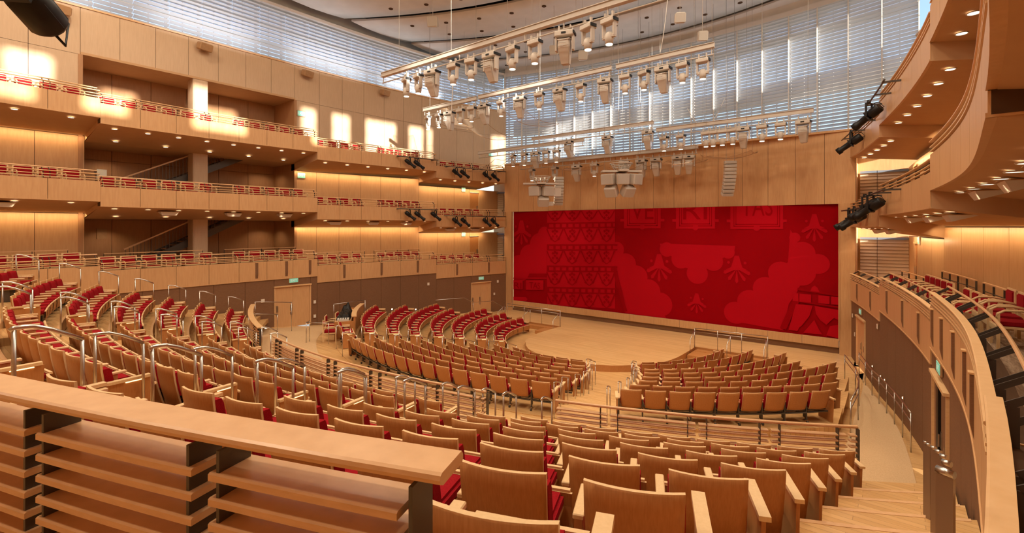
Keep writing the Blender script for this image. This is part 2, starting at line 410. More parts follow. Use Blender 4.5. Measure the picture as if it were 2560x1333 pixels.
def shape(bm, pts, lay=0):
    vs = [bm.verts.new((p[0], CUY-.002*lay, p[1])) for p in pts]
    f = bm.faces.new(vs); return f
def disc(bm, c, r, lay=0, ry=None, n=24, a0=0, a1=2*pi):
    ry = ry or r
    shape(bm, [(c[0]+r*cos(a0+(a1-a0)*i/n), c[1]+ry*sin(a0+(a1-a0)*i/n)) for i in range(n if a1-a0 > 6.2 else n+1)], lay)
def rct(bm, x0, x1, z0, z1, lay=0): shape(bm, [(x0, z0), (x1, z0), (x1, z1), (x0, z1)], lay)
# scalloped cloud areas: every blob is a disc plus a filling body
bm = bm_new()
lay = [0]
def blob(px, py, rx, lay_=None):
    c = cur(px, py); e = cur(px+rx, py); lay[0] += .15
    disc(bm, c, abs(e[0]-c[0]), 1+lay[0])
def poly(pts):
    lay[0] += .15; shape(bm, [cur(*p) for p in pts], 1+lay[0])
# left cloud (half) rising to the tower, and the right flank of the left cloud
for p in ((1298, 671, 27), (1324, 642, 25), (1348, 612, 24), (1362, 588, 18)): blob(*p)
poly([(1283, 684), (1300, 665), (1325, 640), (1350, 610), (1367, 590), (1367, 684)])
for p in ((1542, 624, 18), (1565, 660, 25), (1592, 692, 27), (1622, 728, 29), (1652, 761, 29)): blob(*p)
poly([(1538, 608), (1558, 650), (1585, 690), (1618, 730), (1655, 775), (1668, 800), (1562, 782), (1538, 700)])
# hanging lambrequin in the middle
poly([(1649, 609), (1838, 615), (1836, 628), (1800, 650), (1770, 672), (1715, 670), (1685, 645), (1655, 625)])
for p in ((1667, 624, 18), (1702, 648, 24), (1743, 684, 27), (1783, 654, 25), (1820, 631, 17)): blob(*p)
# large right cloud
for p in ((1987, 594, 14), (2006, 633, 33), (2045, 660, 30), (2003, 683, 37), (1952, 683, 33), (1914, 722, 33), (1875, 755, 33), (1839, 782, 30)): blob(*p)
poly([(1976, 574), (1992, 600), (2003, 640), (2012, 690), (1990, 735), (1972, 760), (1958, 826), (1826, 802), (1850, 775), (1890, 740), (1930, 700), (1970, 655)])
# shells / palmettes
def shell(px, py, w, h):
    c0 = cur(px, py); s = abs(cur(px+w, py)[0]-c0[0]); hh = abs(cur(px, py+h)[1]-c0[1]); lay[0] += .15
    L = 2+lay[0]
    shape(bm, [(c0[0]-.16*s, c0[1]+hh*.9), (c0[0]-.42*s, c0[1]+hh*.1), (c0[0]-.85*s, c0[1]-.1*hh), (c0[0]+.85*s, c0[1]-.1*hh), (c0[0]+.42*s, c0[1]+.1*hh), (c0[0]+.16*s, c0[1]+.9*hh)], L)
    for a in (-72, -36, 0, 36, 72):
        lay[0] += .05
        ca, sa = sin(radians(a)), -cos(radians(a))
        tip = (c0[0]+ca*s*.95, c0[1]+sa*hh*.85-.02); px2, pz2 = -sa*.13*s, ca*.13*s*1.2
        shape(bm, [(c0[0], c0[1]), (tip[0]-px2, tip[1]-pz2), (tip[0]+ca*.12*s, tip[1]+sa*.15*hh), (tip[0]+px2, tip[1]+pz2)], 2+lay[0])
    for q in (-1, 1): lay[0] += .05; disc(bm, (c0[0]+q*.62*s, c0[1]+.42*hh), .11*s, 2+lay[0])
for p in ((1304, 580, 24, 32), (1648, 668, 32, 36), (1842, 672, 34, 36), (2036, 568, 33, 36), (1742, 757, 24, 26)): shell(*p)
# tower with tiers of pointed shields between banded courses
for (xa, xb, ya, yb) in ((1368, 1538, 529, 779),):
    poly([(xa, 529), (xb, 524), (xb, 772), (xa, 763)])
clip_shape(bm); obj('printed_cloud', bm, M['cur_l'], cu)
bm = bm_new(); lay2 = [0]
def dk(pts): lay2[0] += .02; shape(bm, [cur(*p) for p in pts], 14+lay2[0])
def sag(x, y): return y-(x-1368)*.012+(y-567)*(x-1368)*.00022
for yy in (558, 612, 665, 718):
    for x0 in range(1368, 1532, 16):
        a = sag(x0, yy); b = sag(x0+16, yy)
        dk([(x0, a-1), (x0+16, b-1), (x0+16, b+2.6), (x0, a+2.6)]); dk([(x0, a+11), (x0+16, b+11), (x0+16, b+14.4), (x0, a+14.4)]); dk([(x0, a), (x0+5.5, a), (x0+5.5, a+12), (x0, a+12)])
for yy in (529, 573, 627, 680, 733):
    for q in range(4):
        xc = 1388+43*q; h = 32 if yy > 540 else 24
        for sgn in (-1, 1):
            pr = None
            for j in range(7):
                u = j/6; xx = xc+sgn*(20*(1-u)**.6); y2 = yy+u*h
                if pr: dk([(pr[0]-1.6, sag(xc, pr[1])), (pr[0]+1.6, sag(xc, pr[1])), (xx+1.6, sag(xc, y2)), (xx-1.6, sag(xc, y2))])
                pr = (xx, y2)
        for (u, v) in ((-5, 6), (5, 6), (0, 12), (-5, 18), (5, 18), (-9, 24), (9, 24), (0, 3)):
            s = 3.6; yq = sag(xc, yy+v)
            if v < h: dk([(xc+u-s, yq), (xc+u, yq-s), (xc+u+s, yq), (xc+u, yq+s)])
# swag line of the left tower's drape and of the lower right gate
def stroke(pts, w):
    for a, b in zip(pts, pts[1:]):
        dx, dy = b[0]-a[0], b[1]-a[1]; L = hypot(dx, dy) or 1; ux, uy = -dy/L*w, dx/L*w
        dk([(a[0]-ux, a[1]-uy), (b[0]-ux, b[1]-uy), (b[0]+ux, b[1]+uy), (a[0]+ux, a[1]+uy)])
stroke([(1537, 668), (1541, 690), (1547, 712), (1553, 735), (1560, 765), (1565, 778)], 4)
stroke([(1996, 740), (1985, 765), (1972, 790), (1958, 822)], 8)
stroke([(1994, 722), (2096, 738)], 3); stroke([(1990, 752), (2096, 768)], 2)
clip_shape(bm); obj('printed_lines', bm, M['cur_d'], cu)
# lower corners: pediment with small lettered blocks (right), lettered band (left)
bm = bm_new(); lay[0] = 22
def lt(pts): lay[0] += .1; shape(bm, [cur(*p) for p in pts], 24+lay[0]*.1)
for x0, x1 in ((1982, 1996), (1999, 2028), (2046, 2074), (2078, 2096)):
    lt([(x0, 732+(x0-1980)*.09), (x1, 732+(x1-1980)*.09), (x1, 752+(x1-1980)*.09), (x0, 752+(x0-1980)*.09)])
lt([(2026, 728), (2030, 718), (2037, 714), (2044, 719), (2049, 730)])
for pts in ([(1990, 760), (2032, 764), (2024, 790), (2004, 815), (1985, 826), (1972, 824)], [(2037, 765), (2096, 775), (2096, 800), (2085, 795), (2066, 812), (2050, 800), (2040, 784)], [(1990, 800), (2004, 806), (1994, 828), (1976, 824)], [(2036, 800), (2048, 824), (2056, 836), (2008, 832)], [(2075, 815), (2096, 812), (2096, 846), (2066, 838)]): lt(pts)
lt([(1283, 694), (1368, 694), (1368, 697), (1283, 697)])
lt([(1284, 700), (1308, 700), (1308, 723), (1284, 723)]); lt([(1316, 701), (1360, 701), (1360, 725), (1316, 725)]); lt([(1283, 742), (1316, 743), (1320, 748), (1317, 753), (1283, 752)])
clip_shape(bm); obj('printed_block', bm, M['cur_l'], cu)
# framed letter tablets and lettering VE RI TAS
def frame(x0, x1, yb, ears=True):
    lay[0] += .2
    bmf = bm_new()
    def r_(bmx, a, b, c, d, L): 
        p0 = cur(a, d); p1 = cur(b, d); q0 = cur(a, c); q1 = cur(b, c)
        shape(bmx, [p0, p1, q1, q0], L)
    r_(bmf, x0, x1, 505, yb, 7)
    if ears: r_(bmf, x0-9, x1+9, yb-24, yb-17, 6.8)
    c = cur((x0+x1)/2, yb-3); disc(bmf, c, .16, 7.6)
    clip_shape(bmf); obj('tablet', bmf, M['cur_l'], cu)
    bmd = bm_new()
    for ins in (8, 13):
        for (a, b, c_, d) in ((x0+ins, x0+ins+2, 505, yb-ins+2), (x1-ins-2, x1-ins, 505, yb-ins+2), (x0+ins, x1-ins, yb-ins, yb-ins+2.2)): r_(bmd, a, b, c_, d, 7.3)
    clip_shape(bmd); obj('tablet_line', bmd, M['cur_d'], cu)
frame(1560, 1652, 571); frame(1690, 1788, 572); frame(1826, 1958, 573)
def letters(txt, px0, px1, pyb, capz, m, y=CUY-.0175, name='lettering'):
    cv = bpy.data.curves.new('t', 'FONT'); cv.body = txt; cv.size = 1; cv.resolution_u = 3
    ob = bpy.data.objects.new('t', cv); COL.objects.link(ob)
    bpy.context.view_layer.update(); dg = bpy.context.evaluated_depsgraph_get()
    me = bpy.data.meshes.new_from_object(ob.evaluated_get(dg)); bpy.data.objects.remove(ob)
    xs = [v.co.x for v in me.vertices]; ys = [v.co.y for v in me.vertices]
    a = cur(px0, pyb); b = cur(px1, pyb)
    bmx = bm_new(); bmx.from_mesh(me)
    for v in bmx.verts:
        u = (v.co.x-min(xs))/(max(xs)-min(xs)); w = (v.co.y-min(ys))/(max(ys)-min(ys))
        v.co = Vector((a[0]+(b[0]-a[0])*u, y, a[1]+capz*w))
    clip_shape(bmx); return obj(name, bmx, m, cu)
letters('VE', 1578, 1634, 549, 1.05, M['cur_d']); letters('RI', 1708, 1768, 549, 1.05, M['cur_d']); letters('TAS', 1854, 1932, 541, 1.0, M['cur_d'])
letters('TAS', 1325, 1352, 720, .42, M['cur_d'], CUY-.075); letters('RI', 1287, 1305, 720, .42, M['cur_d'], CUY-.075)

# ------------------------------------------------------------------ floors
def zf(t): return max(0.0, min(1.0, .1*(-t-5.5)))
FR = [(-3.02, 14.03, 1.87), (-3.02, 13.05, 1.687), (-3.29, 11.74, 1.48), (-3.48, 10.6, 1.30), (-3.48, 9.49, 1.10), (-3.67, 8.3, .92), (-3.94, 6.94, .76), (-4.33, 5.72, .58)]
RR = [(1.7, 22.43+.975*i, 2.50+.353*i) for i in range(8)]
SH = .85
# general floor following the side ramps
bm = bm_new(); NX = 28; ys = [-30.9+.5*i for i in range(65)]
for j in range(len(ys)-1):
    a, b = ys[j], ys[j+1]
    for i in range(NX):
        x0 = -13+26*i/NX; x1 = -13+26*(i+1)/NX
        xc = (x0+x1)/2; yc = (a+b)/2
        inF = hypot(xc, yc+3.0) < 13.6 and abs(xc) < 10.2 and yc < -2
        if inF: continue
        quad(bm, (x0, a, zf(a)), (x1, a, zf(a)), (x1, b, zf(b)), (x0, b, zf(b)))
struct('floor', bm, M['floor'])
# carpet of the cross aisle and the side ramps (a thin layer on the floor)
bm = bm_new()
NA = 110
def inner_r(a):   # outer edge of the front seating wood border
    return 15.0
for i in range(NA):
    for j in range(10):
        pass
def carpet_pt(u, v):
    # u along the ring -1..1 , v across 0..1
    a = u*radians(92)
    xi, yi = 14.95*sin(a), -3-14.95*cos(a)
    if abs(xi) > 10.75: xi = 10.75*(1 if xi > 0 else -1)
    lim = front(yi)-.28
    # outer edge: rear circle or side wall
    dx, dy = sin(a), -cos(a)
    # ray to circle centre (0,1.7) r 21.35
    ox, oy = 0, -3-1.7
    B_ = ox*dx+oy*dy; C_ = ox*ox+oy*oy-21.35**2; r = -B_+sqrt(max(0, B_*B_-C_))
    xo, yo = r*dx, -3+r*dy
    if abs(xo) > lim:
        xo = lim*(1 if xo > 0 else -1); yo = -3-lim*abs(cos(a)/sin(a)) if abs(sin(a)) > 1e-3 else yo
    return (xi+(xo-xi)*v, yi+(yo-yi)*v)
for i in range(NA):
    for j in range(12):
        u0, u1 = -1+2*i/NA, -1+2*(i+1)/NA; v0, v1 = j/12, (j+1)/12
        P_ = [carpet_pt(u0, v0), carpet_pt(u1, v0), carpet_pt(u1, v1), carpet_pt(u0, v1)]
        vs = [(p[0], p[1], zf(p[1])+.012) for p in P_]
        if len({(round(v[0], 3), round(v[1], 3)) for v in vs}) == 4:
            try: quad(bm, *vs)
            except ValueError: pass
o = struct('floor_carpet', bm, M['carpet'])
def arc_slab(bm, tc, r0, r1, z0, z1, xmax, n=60, amax=None, mi=0):
    """ring sector slab between radii, clipped to |x|<xmax"""
    def lim(r):
        a = asin(min(1, xmax/r)) if r > xmax else pi/2
        return min(a, amax) if amax else a
    rows = []
    for i in range(n+1):
        u = -1+2*i/n
        a0, a1 = u*lim(r0), u*lim(r1)
        rows.append([(r0*sin(a0), tc-r0*cos(a0)), (r1*sin(a1), tc-r1*cos(a1))])
    for i in range(n):
        (a, b), (c, d) = rows[i], rows[i+1]
        A = [bm.verts.new((*p, z)) for p in (a, c, d, b) for z in (z0, z1)]
        for f in ((1, 3, 5, 7), (0, 2, 4, 6), (0, 1, 3, 2), (4, 5, 7, 6)):
            bm.faces.new([A[q] for q in f]).material_index = mi
    return rows
# rear tiers
bm = bm_new()
for k in range(9):
    z = 1.65+.353*k
    r0 = 22.43+.975*k-.82; r1 = r0+.975+(.1 if k < 8 else 3.5)
    arc_slab(bm, 1.7, r0, r1, -.2, z, 12.35, 72)
struct('floor_rear_tiers', bm, M['floor'])
bm = bm_new()
for k in range(1, 9):   # nosing strips
    r0 = 22.43+.975*k-.82; z = 1.65+.353*k
    arc_slab(bm, 1.7, r0-.012, r0+.045, z-.04, z+.004, 12.3, 72)
struct('trim_8', bm, M['rail'])
# half steps in the aisles
bm = bm_new()
def aisle_x(k): return [(4.72-.12*k, 6.1-.12*k), (-5.15+.1*k, -3.75+.1*k), (11.2-.05*k, 12.3), (-12.3, -10.9)]
for k in range(0, 9):
    r0 = 22.43+.975*k-.82; z = 1.65+.353*k
    for xa, xb in aisle_x(k):
        n = 4
        for i in range(n):
            x0 = xa+(xb-xa)*i/n; x1 = xa+(xb-xa)*(i+1)/n
            def yy(x, r): return 1.7-sqrt(r*r-x*x)
            A = [bm.verts.new((x, yy(x, r), zz)) for x, r in ((x0, r0-.32), (x1, r0-.32), (x1, r0+.01), (x0, r0+.01)) for zz in (z-.36, z-.177)]
            for f in ((1, 3, 5, 7), (0, 1, 3, 2), (4, 5, 7, 6), (0, 1, 7, 6), (2, 3, 5, 4)): bm.faces.new([A[q] for q in f])
    # lowest rows need a second step to reach the cross aisle
struct('floor_steps', bm, M['floor'])
# front tiers
bm = bm_new()
FX = [10.55, 10.55, 10.4, 10.2, 9.6, 8.5, 7.3, 6.1]
for k, (tc, r, T) in enumerate(FR):
    z = T-SH
    r1 = r+.16; nxt = FR[k+1] if k < 7 else None
    r0 = (nxt[1]+.16+(tc-nxt[0])*0 if nxt else 4.2)
    arc_slab(bm, tc, r0, r1, -.9, z, FX[k], 60, radians(96))
struct('floor_front_tiers', bm, M['floor'])
# stage platform with its rounded bays
bm = bm_new()
xs = interp([(-8.5, .0), (-8.45, .9), (-8.2, 1.75), (-7.8, 2.4), (-7.1, 3.05), (-6.5, 3.5), (-5.5, 3.85), (-4.4, 3.95), (-2.42, 3.95)])
yy_ = [-8.5, -8.45, -8.35, -8.2, -8.0, -7.8, -7.45, -7.1, -6.8, -6.5, -6, -5.5, -5, -4.4, -3.4, -2.42]
for a, b in zip(yy_, yy_[1:]):
    xa, xb = xs(a), xs(b)
    quad(bm, (-xa, a, .012), (xa, a, .012), (xb, b, .012), (-xb, b, .012))
    for q in (-1, 1): quad(bm, (q*xa, a, .012), (q*xb, b, .012), (q*xb, b, -.8), (q*xa, a, -.8), 1)
quad(bm, (-10.3, -2.42, .012), (10.3, -2.42, .012), (10.3, .4, .012), (-10.3, .4, .012))
for q in (-1, 1):
    quad(bm, (q*3.95, -2.42, .012), (q*7.22, -2.42, .012), (q*7.22, -2.42, -.8), (q*3.95, -2.42, -.8), 1)
    quad(bm, (q*7.22, -2.42, .012), (q*7.22, -3.85, .012), (q*7.22, -3.85, -.8), (q*7.22, -2.42, -.8), 1)
    quad(bm, (q*7.22, -2.42, .012), (q*10.7, -2.42, .012), (q*10.7, -3.85, .012), (q*7.22, -3.85, .012))
    quad(bm, (q*8.75, -3.85, .012), (q*10.7, -3.85, .012), (q*10.7, -5.6, .012), (q*9.1, -5.6, .012))
struct('floor_stage', bm, [M['stage'], M['seatwood']])
bm = bm_new(); box(bm, (0, -6, -.34), (21, 9.5, .1)); struct('floor_pit', bm, M['floor'])
for sd in (-1, 1):
    bm = bm_new(); box(bm, (sd*5.6, -2.66, -.18), (3.1, .4, .2)); box(bm, (sd*4.4, -3.2, -.19), (.8, 1.3, .18)); struct('floor_stage_step_%s' % ('left' if sd < 0 else 'right'), bm, M['seatwood'])
bm = bm_new(); box(bm, (-10.9, .2, -.3), (3.4, 3.6, .6)); box(bm, (10.9, .2, -.3), (3.4, 3.6, .6)); box(bm, (0, 1.1, -.3), (24, 1.8, .6)); struct('floor_wings', bm, M['stage'])

# ------------------------------------------------------------------ doors
def door(n_, sd, t0, t1, zb, zt, label, double=True, fn=front, off=-.03):
    side = 'left' if sd < 0 else 'right'
    p0 = path(fn, t0, t0+.001, 1, sd, off)[0]; p1 = path(fn, t1, t1+.001, 1, sd, off)[0]
    cx, cy = (p0[0]+p1[0])/2, (p0[1]+p1[1])/2; w = hypot(p1[0]-p0[0], p1[1]-p0[1]); rz = atan2(p1[1]-p0[1], p1[0]-p0[0])
    r = bpy.data.objects.new('door_%d' % n_, None); COL.objects.link(r); r.location = (cx, cy, zb); r.rotation_euler = (0, 0, rz); r['kind'] = 'structure'
    hh = zt-zb; sgn = 1 if (-sin(rz)*(-sd)) > 0 else -1
    k = 2 if double else 1
    for i in range(k):
        bm = bm_new(); ww = (w-.10)/k
        box(bm, (-w/2+.05+ww*(i+.5), -sgn*.02, hh/2-.02), (ww-.008, .05, hh-.09)); lf = obj('leaf', bm, M['seatwood'] if fn is not front else M['panel'], r)
        bm = bm_new(); xx = -w/2+.05+ww*(1 if i == 0 else 0)+(-.09 if i == 0 else .09) if double else w/2-.16
        box(bm, (xx, sgn*.014, 1.0), (.1, .012, .32)); box(bm, (xx, sgn*.05, 1.0), (.022, .022, .24)); box(bm, (xx, sgn*.014, .72), (.1, .012, .13)); obj('door_handle', bm, M['steel'], lf)
    bm = bm_new(); box(bm, (-w/2+.02, 0, hh/2), (.04, .10, hh)); box(bm, (w/2-.02, 0, hh/2), (.04, .10, hh)); box(bm, (0, sgn*.02, hh-.02), (w+.04, .14, .06)); obj('frame', bm, M['plank'], r)
    return r
dn = 1
for sd in (-1, 1):
    door(dn, sd, -2.9, -1.3, 0, 2.16, ''); dn += 1
    dd = door(dn, sd, -15.35, -13.5, zf(-14), 2.98, ''); dn += 1
    if sd > 0:
        for c_ in dd.children:
            if c_.name.startswith('leaf'): c_.data.materials[0] = M['dark']
        bm = bm_new(); box(bm, (.12, .0, 1.03), (.24, .1, 2.0)); obj('doorway_shade', bm, M['black'], dd)  # black block put in for the shade inside the open doorway
    for lv in (2, 3):
        door(dn, sd, -1.3, -.35, FL[lv]['D'], FL[lv]['D']+2.15, '', False, backw, -.04); dn += 1

# ------------------------------------------------------------------ exit signs, switches, small wall plates
def onwall(fn, sd, t, z, off=0):
    x, y, nx, ny = path(fn, t, t+.001, 1, sd, off)[0]
    return (x, y, z), atan2(ny, nx)-pi/2*1
def exit_sign(fn, sd, t, z, label, w=.36, h=.2, off=.03):
    (x, y, zz), rz = onwall(fn, sd, t, z, off)
    rz += pi      # local -y faces the hall
    r = thing('exit_sign', label, 'sign', (x, y, zz), rz, None)
    bm = bm_new(); box(bm, (0, 0, 0), (w+.05, .035, h+.05)); obj('housing', bm, M['box'] if w > .4 else M['fixture'], r)
    bm = bm_new(); box(bm, (0, -.02, 0), (w, .012, h)); obj('panel', bm, M['exit'], r)
    cv = bpy.data.curves.new('t', 'FONT'); cv.body = 'EXIT'; cv.size = h*.78; cv.align_x = 'CENTER'; cv.align_y = 'CENTER'
    ob = bpy.data.objects.new('t', cv); COL.objects.link(ob); bpy.context.view_layer.update()
    me = bpy.data.meshes.new_from_object(ob.evaluated_get(bpy.context.evaluated_depsgraph_get())); bpy.data.objects.remove(ob)
    bmx = bm_new(); bmx.from_mesh(me); bmesh.ops.transform(bmx, matrix=Matrix.Translation((0, -.029, 0)) @ Matrix.Rotation(pi/2, 4, 'X'), verts=bmx.verts); obj('lettering', bmx, M['white_e'], r)
exit_sign(front, -1, -14.4, 3.22, 'green EXIT sign over the double door in the left rear wall', .44, .2, .0)
exit_sign(front, -1, -2.1, 2.42, 'green EXIT sign over the left stage-side door', .42, .2, .0)
exit_sign(front, 1, -2.1, 2.42, 'green EXIT sign over the right stage-side door', .42, .2, .0)
exit_sign(front, 1, -14.4, 3.22, 'green EXIT sign over the right rear doorway beside the ramp', .44, .2, .0)
exit_sign(backw, -1, -1.9, FL[2]['D']+2.25, 'green EXIT sign beside the door on the lowest left balcony', .3, .26)
exit_sign(backw, -1, -1.9, FL[3]['D']+2.25, 'green EXIT sign beside the door on the middle left balcony', .3, .26)
exit_sign(backw, 1, -1.9, FL[2]['D']+2.25, 'green EXIT sign beside the door on the lowest right balcony', .3, .26)
exit_sign(upperw, -1, -12.75, 12.35, 'pale green EXIT sign on the upper left wall right of the landing opening', .42, .28)
exit_sign(backw, -1, -12.75, 8.85, 'green EXIT sign at the head of the glowing middle left balcony wall', .42, .28)
exit_sign(upperw, -1, 1.6, 11.6, 'small green EXIT sign high in the upper left corner by the stage', .4, .3)
def plate(fn, sd, t, z, label, w=.12, h=.16, m='switch', off=.0, name='wall_plate'):
    (x, y, zz), rz = onwall(fn, sd, t, z, off)
    bm = bm_new(); box(bm, (0, 0, 0), (w+.03, .02, h+.03)); box(bm, (0, .012, 0), (w, .02, h), 0, 1); 
    o = obj(name, bm, [M['box'], M[m]]); o.location = (x, y, zz); o.rotation_euler = (0, 0, rz)
    tag(o, label, 'wall fixture')
plate(front, -1, -15.9, 2.35, 'white square strobe plate on the brown wall left of the double door', .16, .16)
plate(front, -1, -15.9, 1.2, 'black square plate low on the brown wall left of the double door', .12, .16, 'black')
plate(front, -1, -13.3, 2.0, 'white switch plate right of the double door, the upper of two')
plate(front, -1, -13.3, 1.25, 'white switch plate right of the double door, the lower of two')
plate(front, -1, -6.2, 2.35, 'small white strobe plate high on the brown wall behind the left seats', .14, .16)
plate(front, -1, -.7, 2.1, 'small white strobe plate right of the left stage-side door', .14, .16)
plate(front, -1, -1.0, 1.25, 'white switch plate right of the left stage-side door')
plate(front, 1, -.55, 2.0, 'white strobe plate left of the right stage-side door')
plate(front, 1, -1.0, 1.25, 'white switch plate left of the right stage-side door')
plate(front, 1, -5.3, 2.4, 'white strobe fixture on the brown right wall over the ramp rail', .14, .16)
plate(front, -1, -17.2, 1.75, 'square low-level step light on the brown wall behind the rear left seats', .13, .13, 'lens')
plate(front, -1, -15.75, .95, 'square step light by the foot of the curved rail near the double door', .13, .13, 'lens')
for i, t in enumerate((-9.6, -8.7, -7.9, -7.1)):
    plate(front, -1, t, 1.15-.1*i, '%s step light from the left on the brown wall behind the front left seats' % ['first', 'second', 'third', 'fourth'][i], .08, .08, 'lens')
for i, t in enumerate((-4.4, -5.9, -6.6, -9.4)):
    plate(front, 1, t, .75+zf(t), '%s round step light along the right ramp wall, counting from the stage' % ['first', 'second', 'third', 'fourth'][i], .05, .05, 'lens')

# ------------------------------------------------------------------ theatre seats
def seat_parts(root, kind):
    W = .505; low = {'tier': .14, 'wagon': .36}[kind]; H = SH
    # back shell : bowed plan and raked, curving side profile
    def prof(z):
        u = (z-low)/(H-low); return -.02+.15*(1-u)**1.5 if kind == 'tier' else -.02+.13*(1-u)**1.3
    bm = bm_new(); nx, nz = 8, 7; th = .024
    def pt(i, j, back):
        x = -W/2+W*i/nx; z = low+(H-low)*j/nz; bow = -.042*(1-(2*x/W)**2)
        return (x*(1-.05*(1-j/nz)), prof(z)+bow+(0 if back else th), z)
    g = [[[bm.verts.new(pt(i, j, b)) for j in range(nz+1)] for i in range(nx+1)] for b in (True, False)]
    for b in (0, 1):
        for i in range(nx):
            for j in range(nz):
                f = bm.faces.new((g[b][i][j], g[b][i+1][j], g[b][i+1][j+1], g[b][i][j+1])); f.smooth = True
    for i in range(nx):
        for j in (0, nz):
            f = bm.faces.new((g[0][i][j], g[0][i+1][j], g[1][i+1][j], g[1][i][j])); f.material_index = 1
    for j in range(nz):
        for i in (0, nx):
            f = bm.faces.new((g[0][i][j], g[0][i][j+1], g[1][i][j+1], g[1][i][j])); f.material_index = 1
    obj('back_panel', bm, [M['seatwood'], M['edge']], root)
    # back cushion
    bm = bm_new(); nx, nz = 6, 6; z0, z1 = .43, H-.075; Wc = W+.005
    def pc(i, j, fr):
        x = -Wc/2+Wc*i/nx; z = z0+(z1-z0)*j/nz; ed = (abs(2*i/nx-1)**4*.02+abs(2*j/nz-1)**6*.02)
        return (x, prof(max(z, low))+th+.002-.042*(1-(2*x/W)**2)+((.105-ed) if fr else 0), z)
    g = [[[bm.verts.new(pc(i, j, b)) for j in range(nz+1)] for i in range(nx+1)] for b in (False, True)]
    for b in (0, 1):
        for i in range(nx):
            for j in range(nz): bm.faces.new((g[b][i][j], g[b][i+1][j], g[b][i+1][j+1], g[b][i][j+1])).smooth = True
    for i in range(nx):
        for j in (0, nz): bm.faces.new((g[0][i][j], g[0][i+1][j], g[1][i+1][j], g[1][i][j]))
    for j in range(nz):
        for i in (0, nx): bm.faces.new((g[0][i][j], g[0][i][j+1], g[1][i][j+1], g[1][i][j]))
    obj('back_cushion', bm, M['red'], root)
    # seat cushion
    bm = bm_new(); vs = box(bm, (0, .335, .415), (.47, .43, .09)); bmesh.ops.bevel(bm, geom=bm.edges[:], offset=.022, segments=2, affect='EDGES'); obj('seat_cushion', bm, M['red'], root)
    # wooden pan and curved front apron
    bm = bm_new()
    pr = [(.57, .45), (.578, .36), (.572, .27), (.555, .18)]
    for (a, b) in zip(pr, pr[1:]):
        quad(bm, (-.265, a[0], a[1]), (.265, a[0], a[1]), (.265, b[0], b[1]), (-.265, b[0], b[1])); quad(bm, (-.285, a[0]-.02, a[1]), (.285, a[0]-.02, a[1]), (.285, b[0]-.02, b[1]), (-.285, b[0]-.02, b[1]))
    quad(bm, (-.285, .57, .45), (.285, .57, .45), (.285, .55, .45), (-.285, .55, .45), 1); box(bm, (0, .572, .455), (.54, .03, .024), 0, 1); box(bm, (0, .33, .362), (.47, .42, .015))
    obj('front_apron', bm, [M['seatwood'], M['edge']], root)
    # arms: left one always, right one on row ends only (opt flag)
    for sx, opt in ((-1, None), (1, 'end')):
        bm = bm_new(); x = sx*.30
        vs = box(bm, (x, .29, .565), (.066, .34, .032)); bmesh.ops.bevel(bm, geom=bm.edges[:], offset=.006, segments=1, affect='EDGES')
        a = obj('armrest', bm, M['edge'], root)
        bm = bm_new()
        if kind == 'tier': box(bm, (x, .24, .28), (.045, .24, .55))
        else:
            box(bm, (x, .14, .32), (.03, .045, .47)); box(bm, (x, .19, .32), (.02, .10, .38)); tube(bm, [(x, .10, .12), (x, .22, .05)], .016, 6); tube(bm, [(x-.02, .09, .035), (x+.02, .09, .035)], .035, 8)
        s = obj('arm_support', bm, M['seatwood'] if kind == 'tier' else M['bracket'], a)
        if opt: a['opt'] = opt; s['opt'] = opt
    # row-end wooden panels with the little aisle light
    for sx, opt in ((-1, 'endL'), (1, 'endR')):
        bm = bm_new(); x = sx*.345
        vs = [(.0, .02), (.44, .02), (.46, .585), (-.04, .585)]
        a_ = [bm.verts.new((x-.014, v[0]+.03, v[1])) for v in vs]; b_ = [bm.verts.new((x+.014, v[0]+.03, v[1])) for v in vs]
        bm.faces.new(a_); bm.faces.new(b_)
        for i in range(4): bm.faces.new((a_[i], a_[(i+1) % 4], b_[(i+1) % 4], b_[i]))
        e = obj('end_panel', bm, M['seatwood'], root); e['opt'] = opt
        bm = bm_new(); box(bm, (x+sx*.022, .30, .580), (.014, .20, .010)); st = obj('aisle_light', bm, M['strip'], e); st['opt'] = opt; st['label'] = 'warm glowing light strip'
        bm = bm_new(); box(bm, (x+sx*.005, .22, .610), (.075, .5, .034)); q = obj('armrest', bm, M['edge'], e); q['opt'] = opt
    if kind == 'wagon':
        bm = bm_new(); box(bm, (0, .12, .28), (.56, .05, .035)); box(bm, (0, .34, .33), (.5, .4, .03)); obj('chassis', bm, M['bracket'], root)
    else:
        bm = bm_new(); box(bm, (0, .30, .18), (.30, .22, .35)); obj('pedestal', bm, M['bracket'], root)
ORD = ['zeroth', 'first', 'second', 'third', 'fourth', 'fifth', 'sixth', 'seventh', 'eighth', 'ninth', 'tenth', 'eleventh', 'twelfth', 'thirteenth', 'fourteenth', 'fifteenth', 'sixteenth', 'seventeenth', 'eighteenth']
seats = []
def row(tc, r, T, x0, x1, n, kind, where, frm, skipf=None):
    """seats along an arc from x0 to x1 (plan x of the row ends)"""
    a0 = asin(max(-1, min(1, x0/r))); a1 = asin(max(-1, min(1, x1/r)))
    arcrow(tc, r, T, a0, a1, n, kind, where, frm)
def arcrow(tc, r, T, a0, a1, n, kind, where, frm):
    for i in range(n):
        a = a0+(a1-a0)*(i+.5)/n
        x, y = r*sin(a), tc-r*cos(a)
        seats.append(dict(x=x, y=y, z=T-SH, rz=atan2(tc-y, -x)-pi/2, kind=kind, where=where, i=i, n=n, frm=frm))
rown = ['first row behind the slatted rail', 'second row behind the slatted rail', 'third row behind the slatted rail', 'fourth row behind the slatted rail', 'fifth row behind the slatted rail', 'sixth row behind the slatted rail', 'seventh row behind the slatted rail', 'topmost rear row']
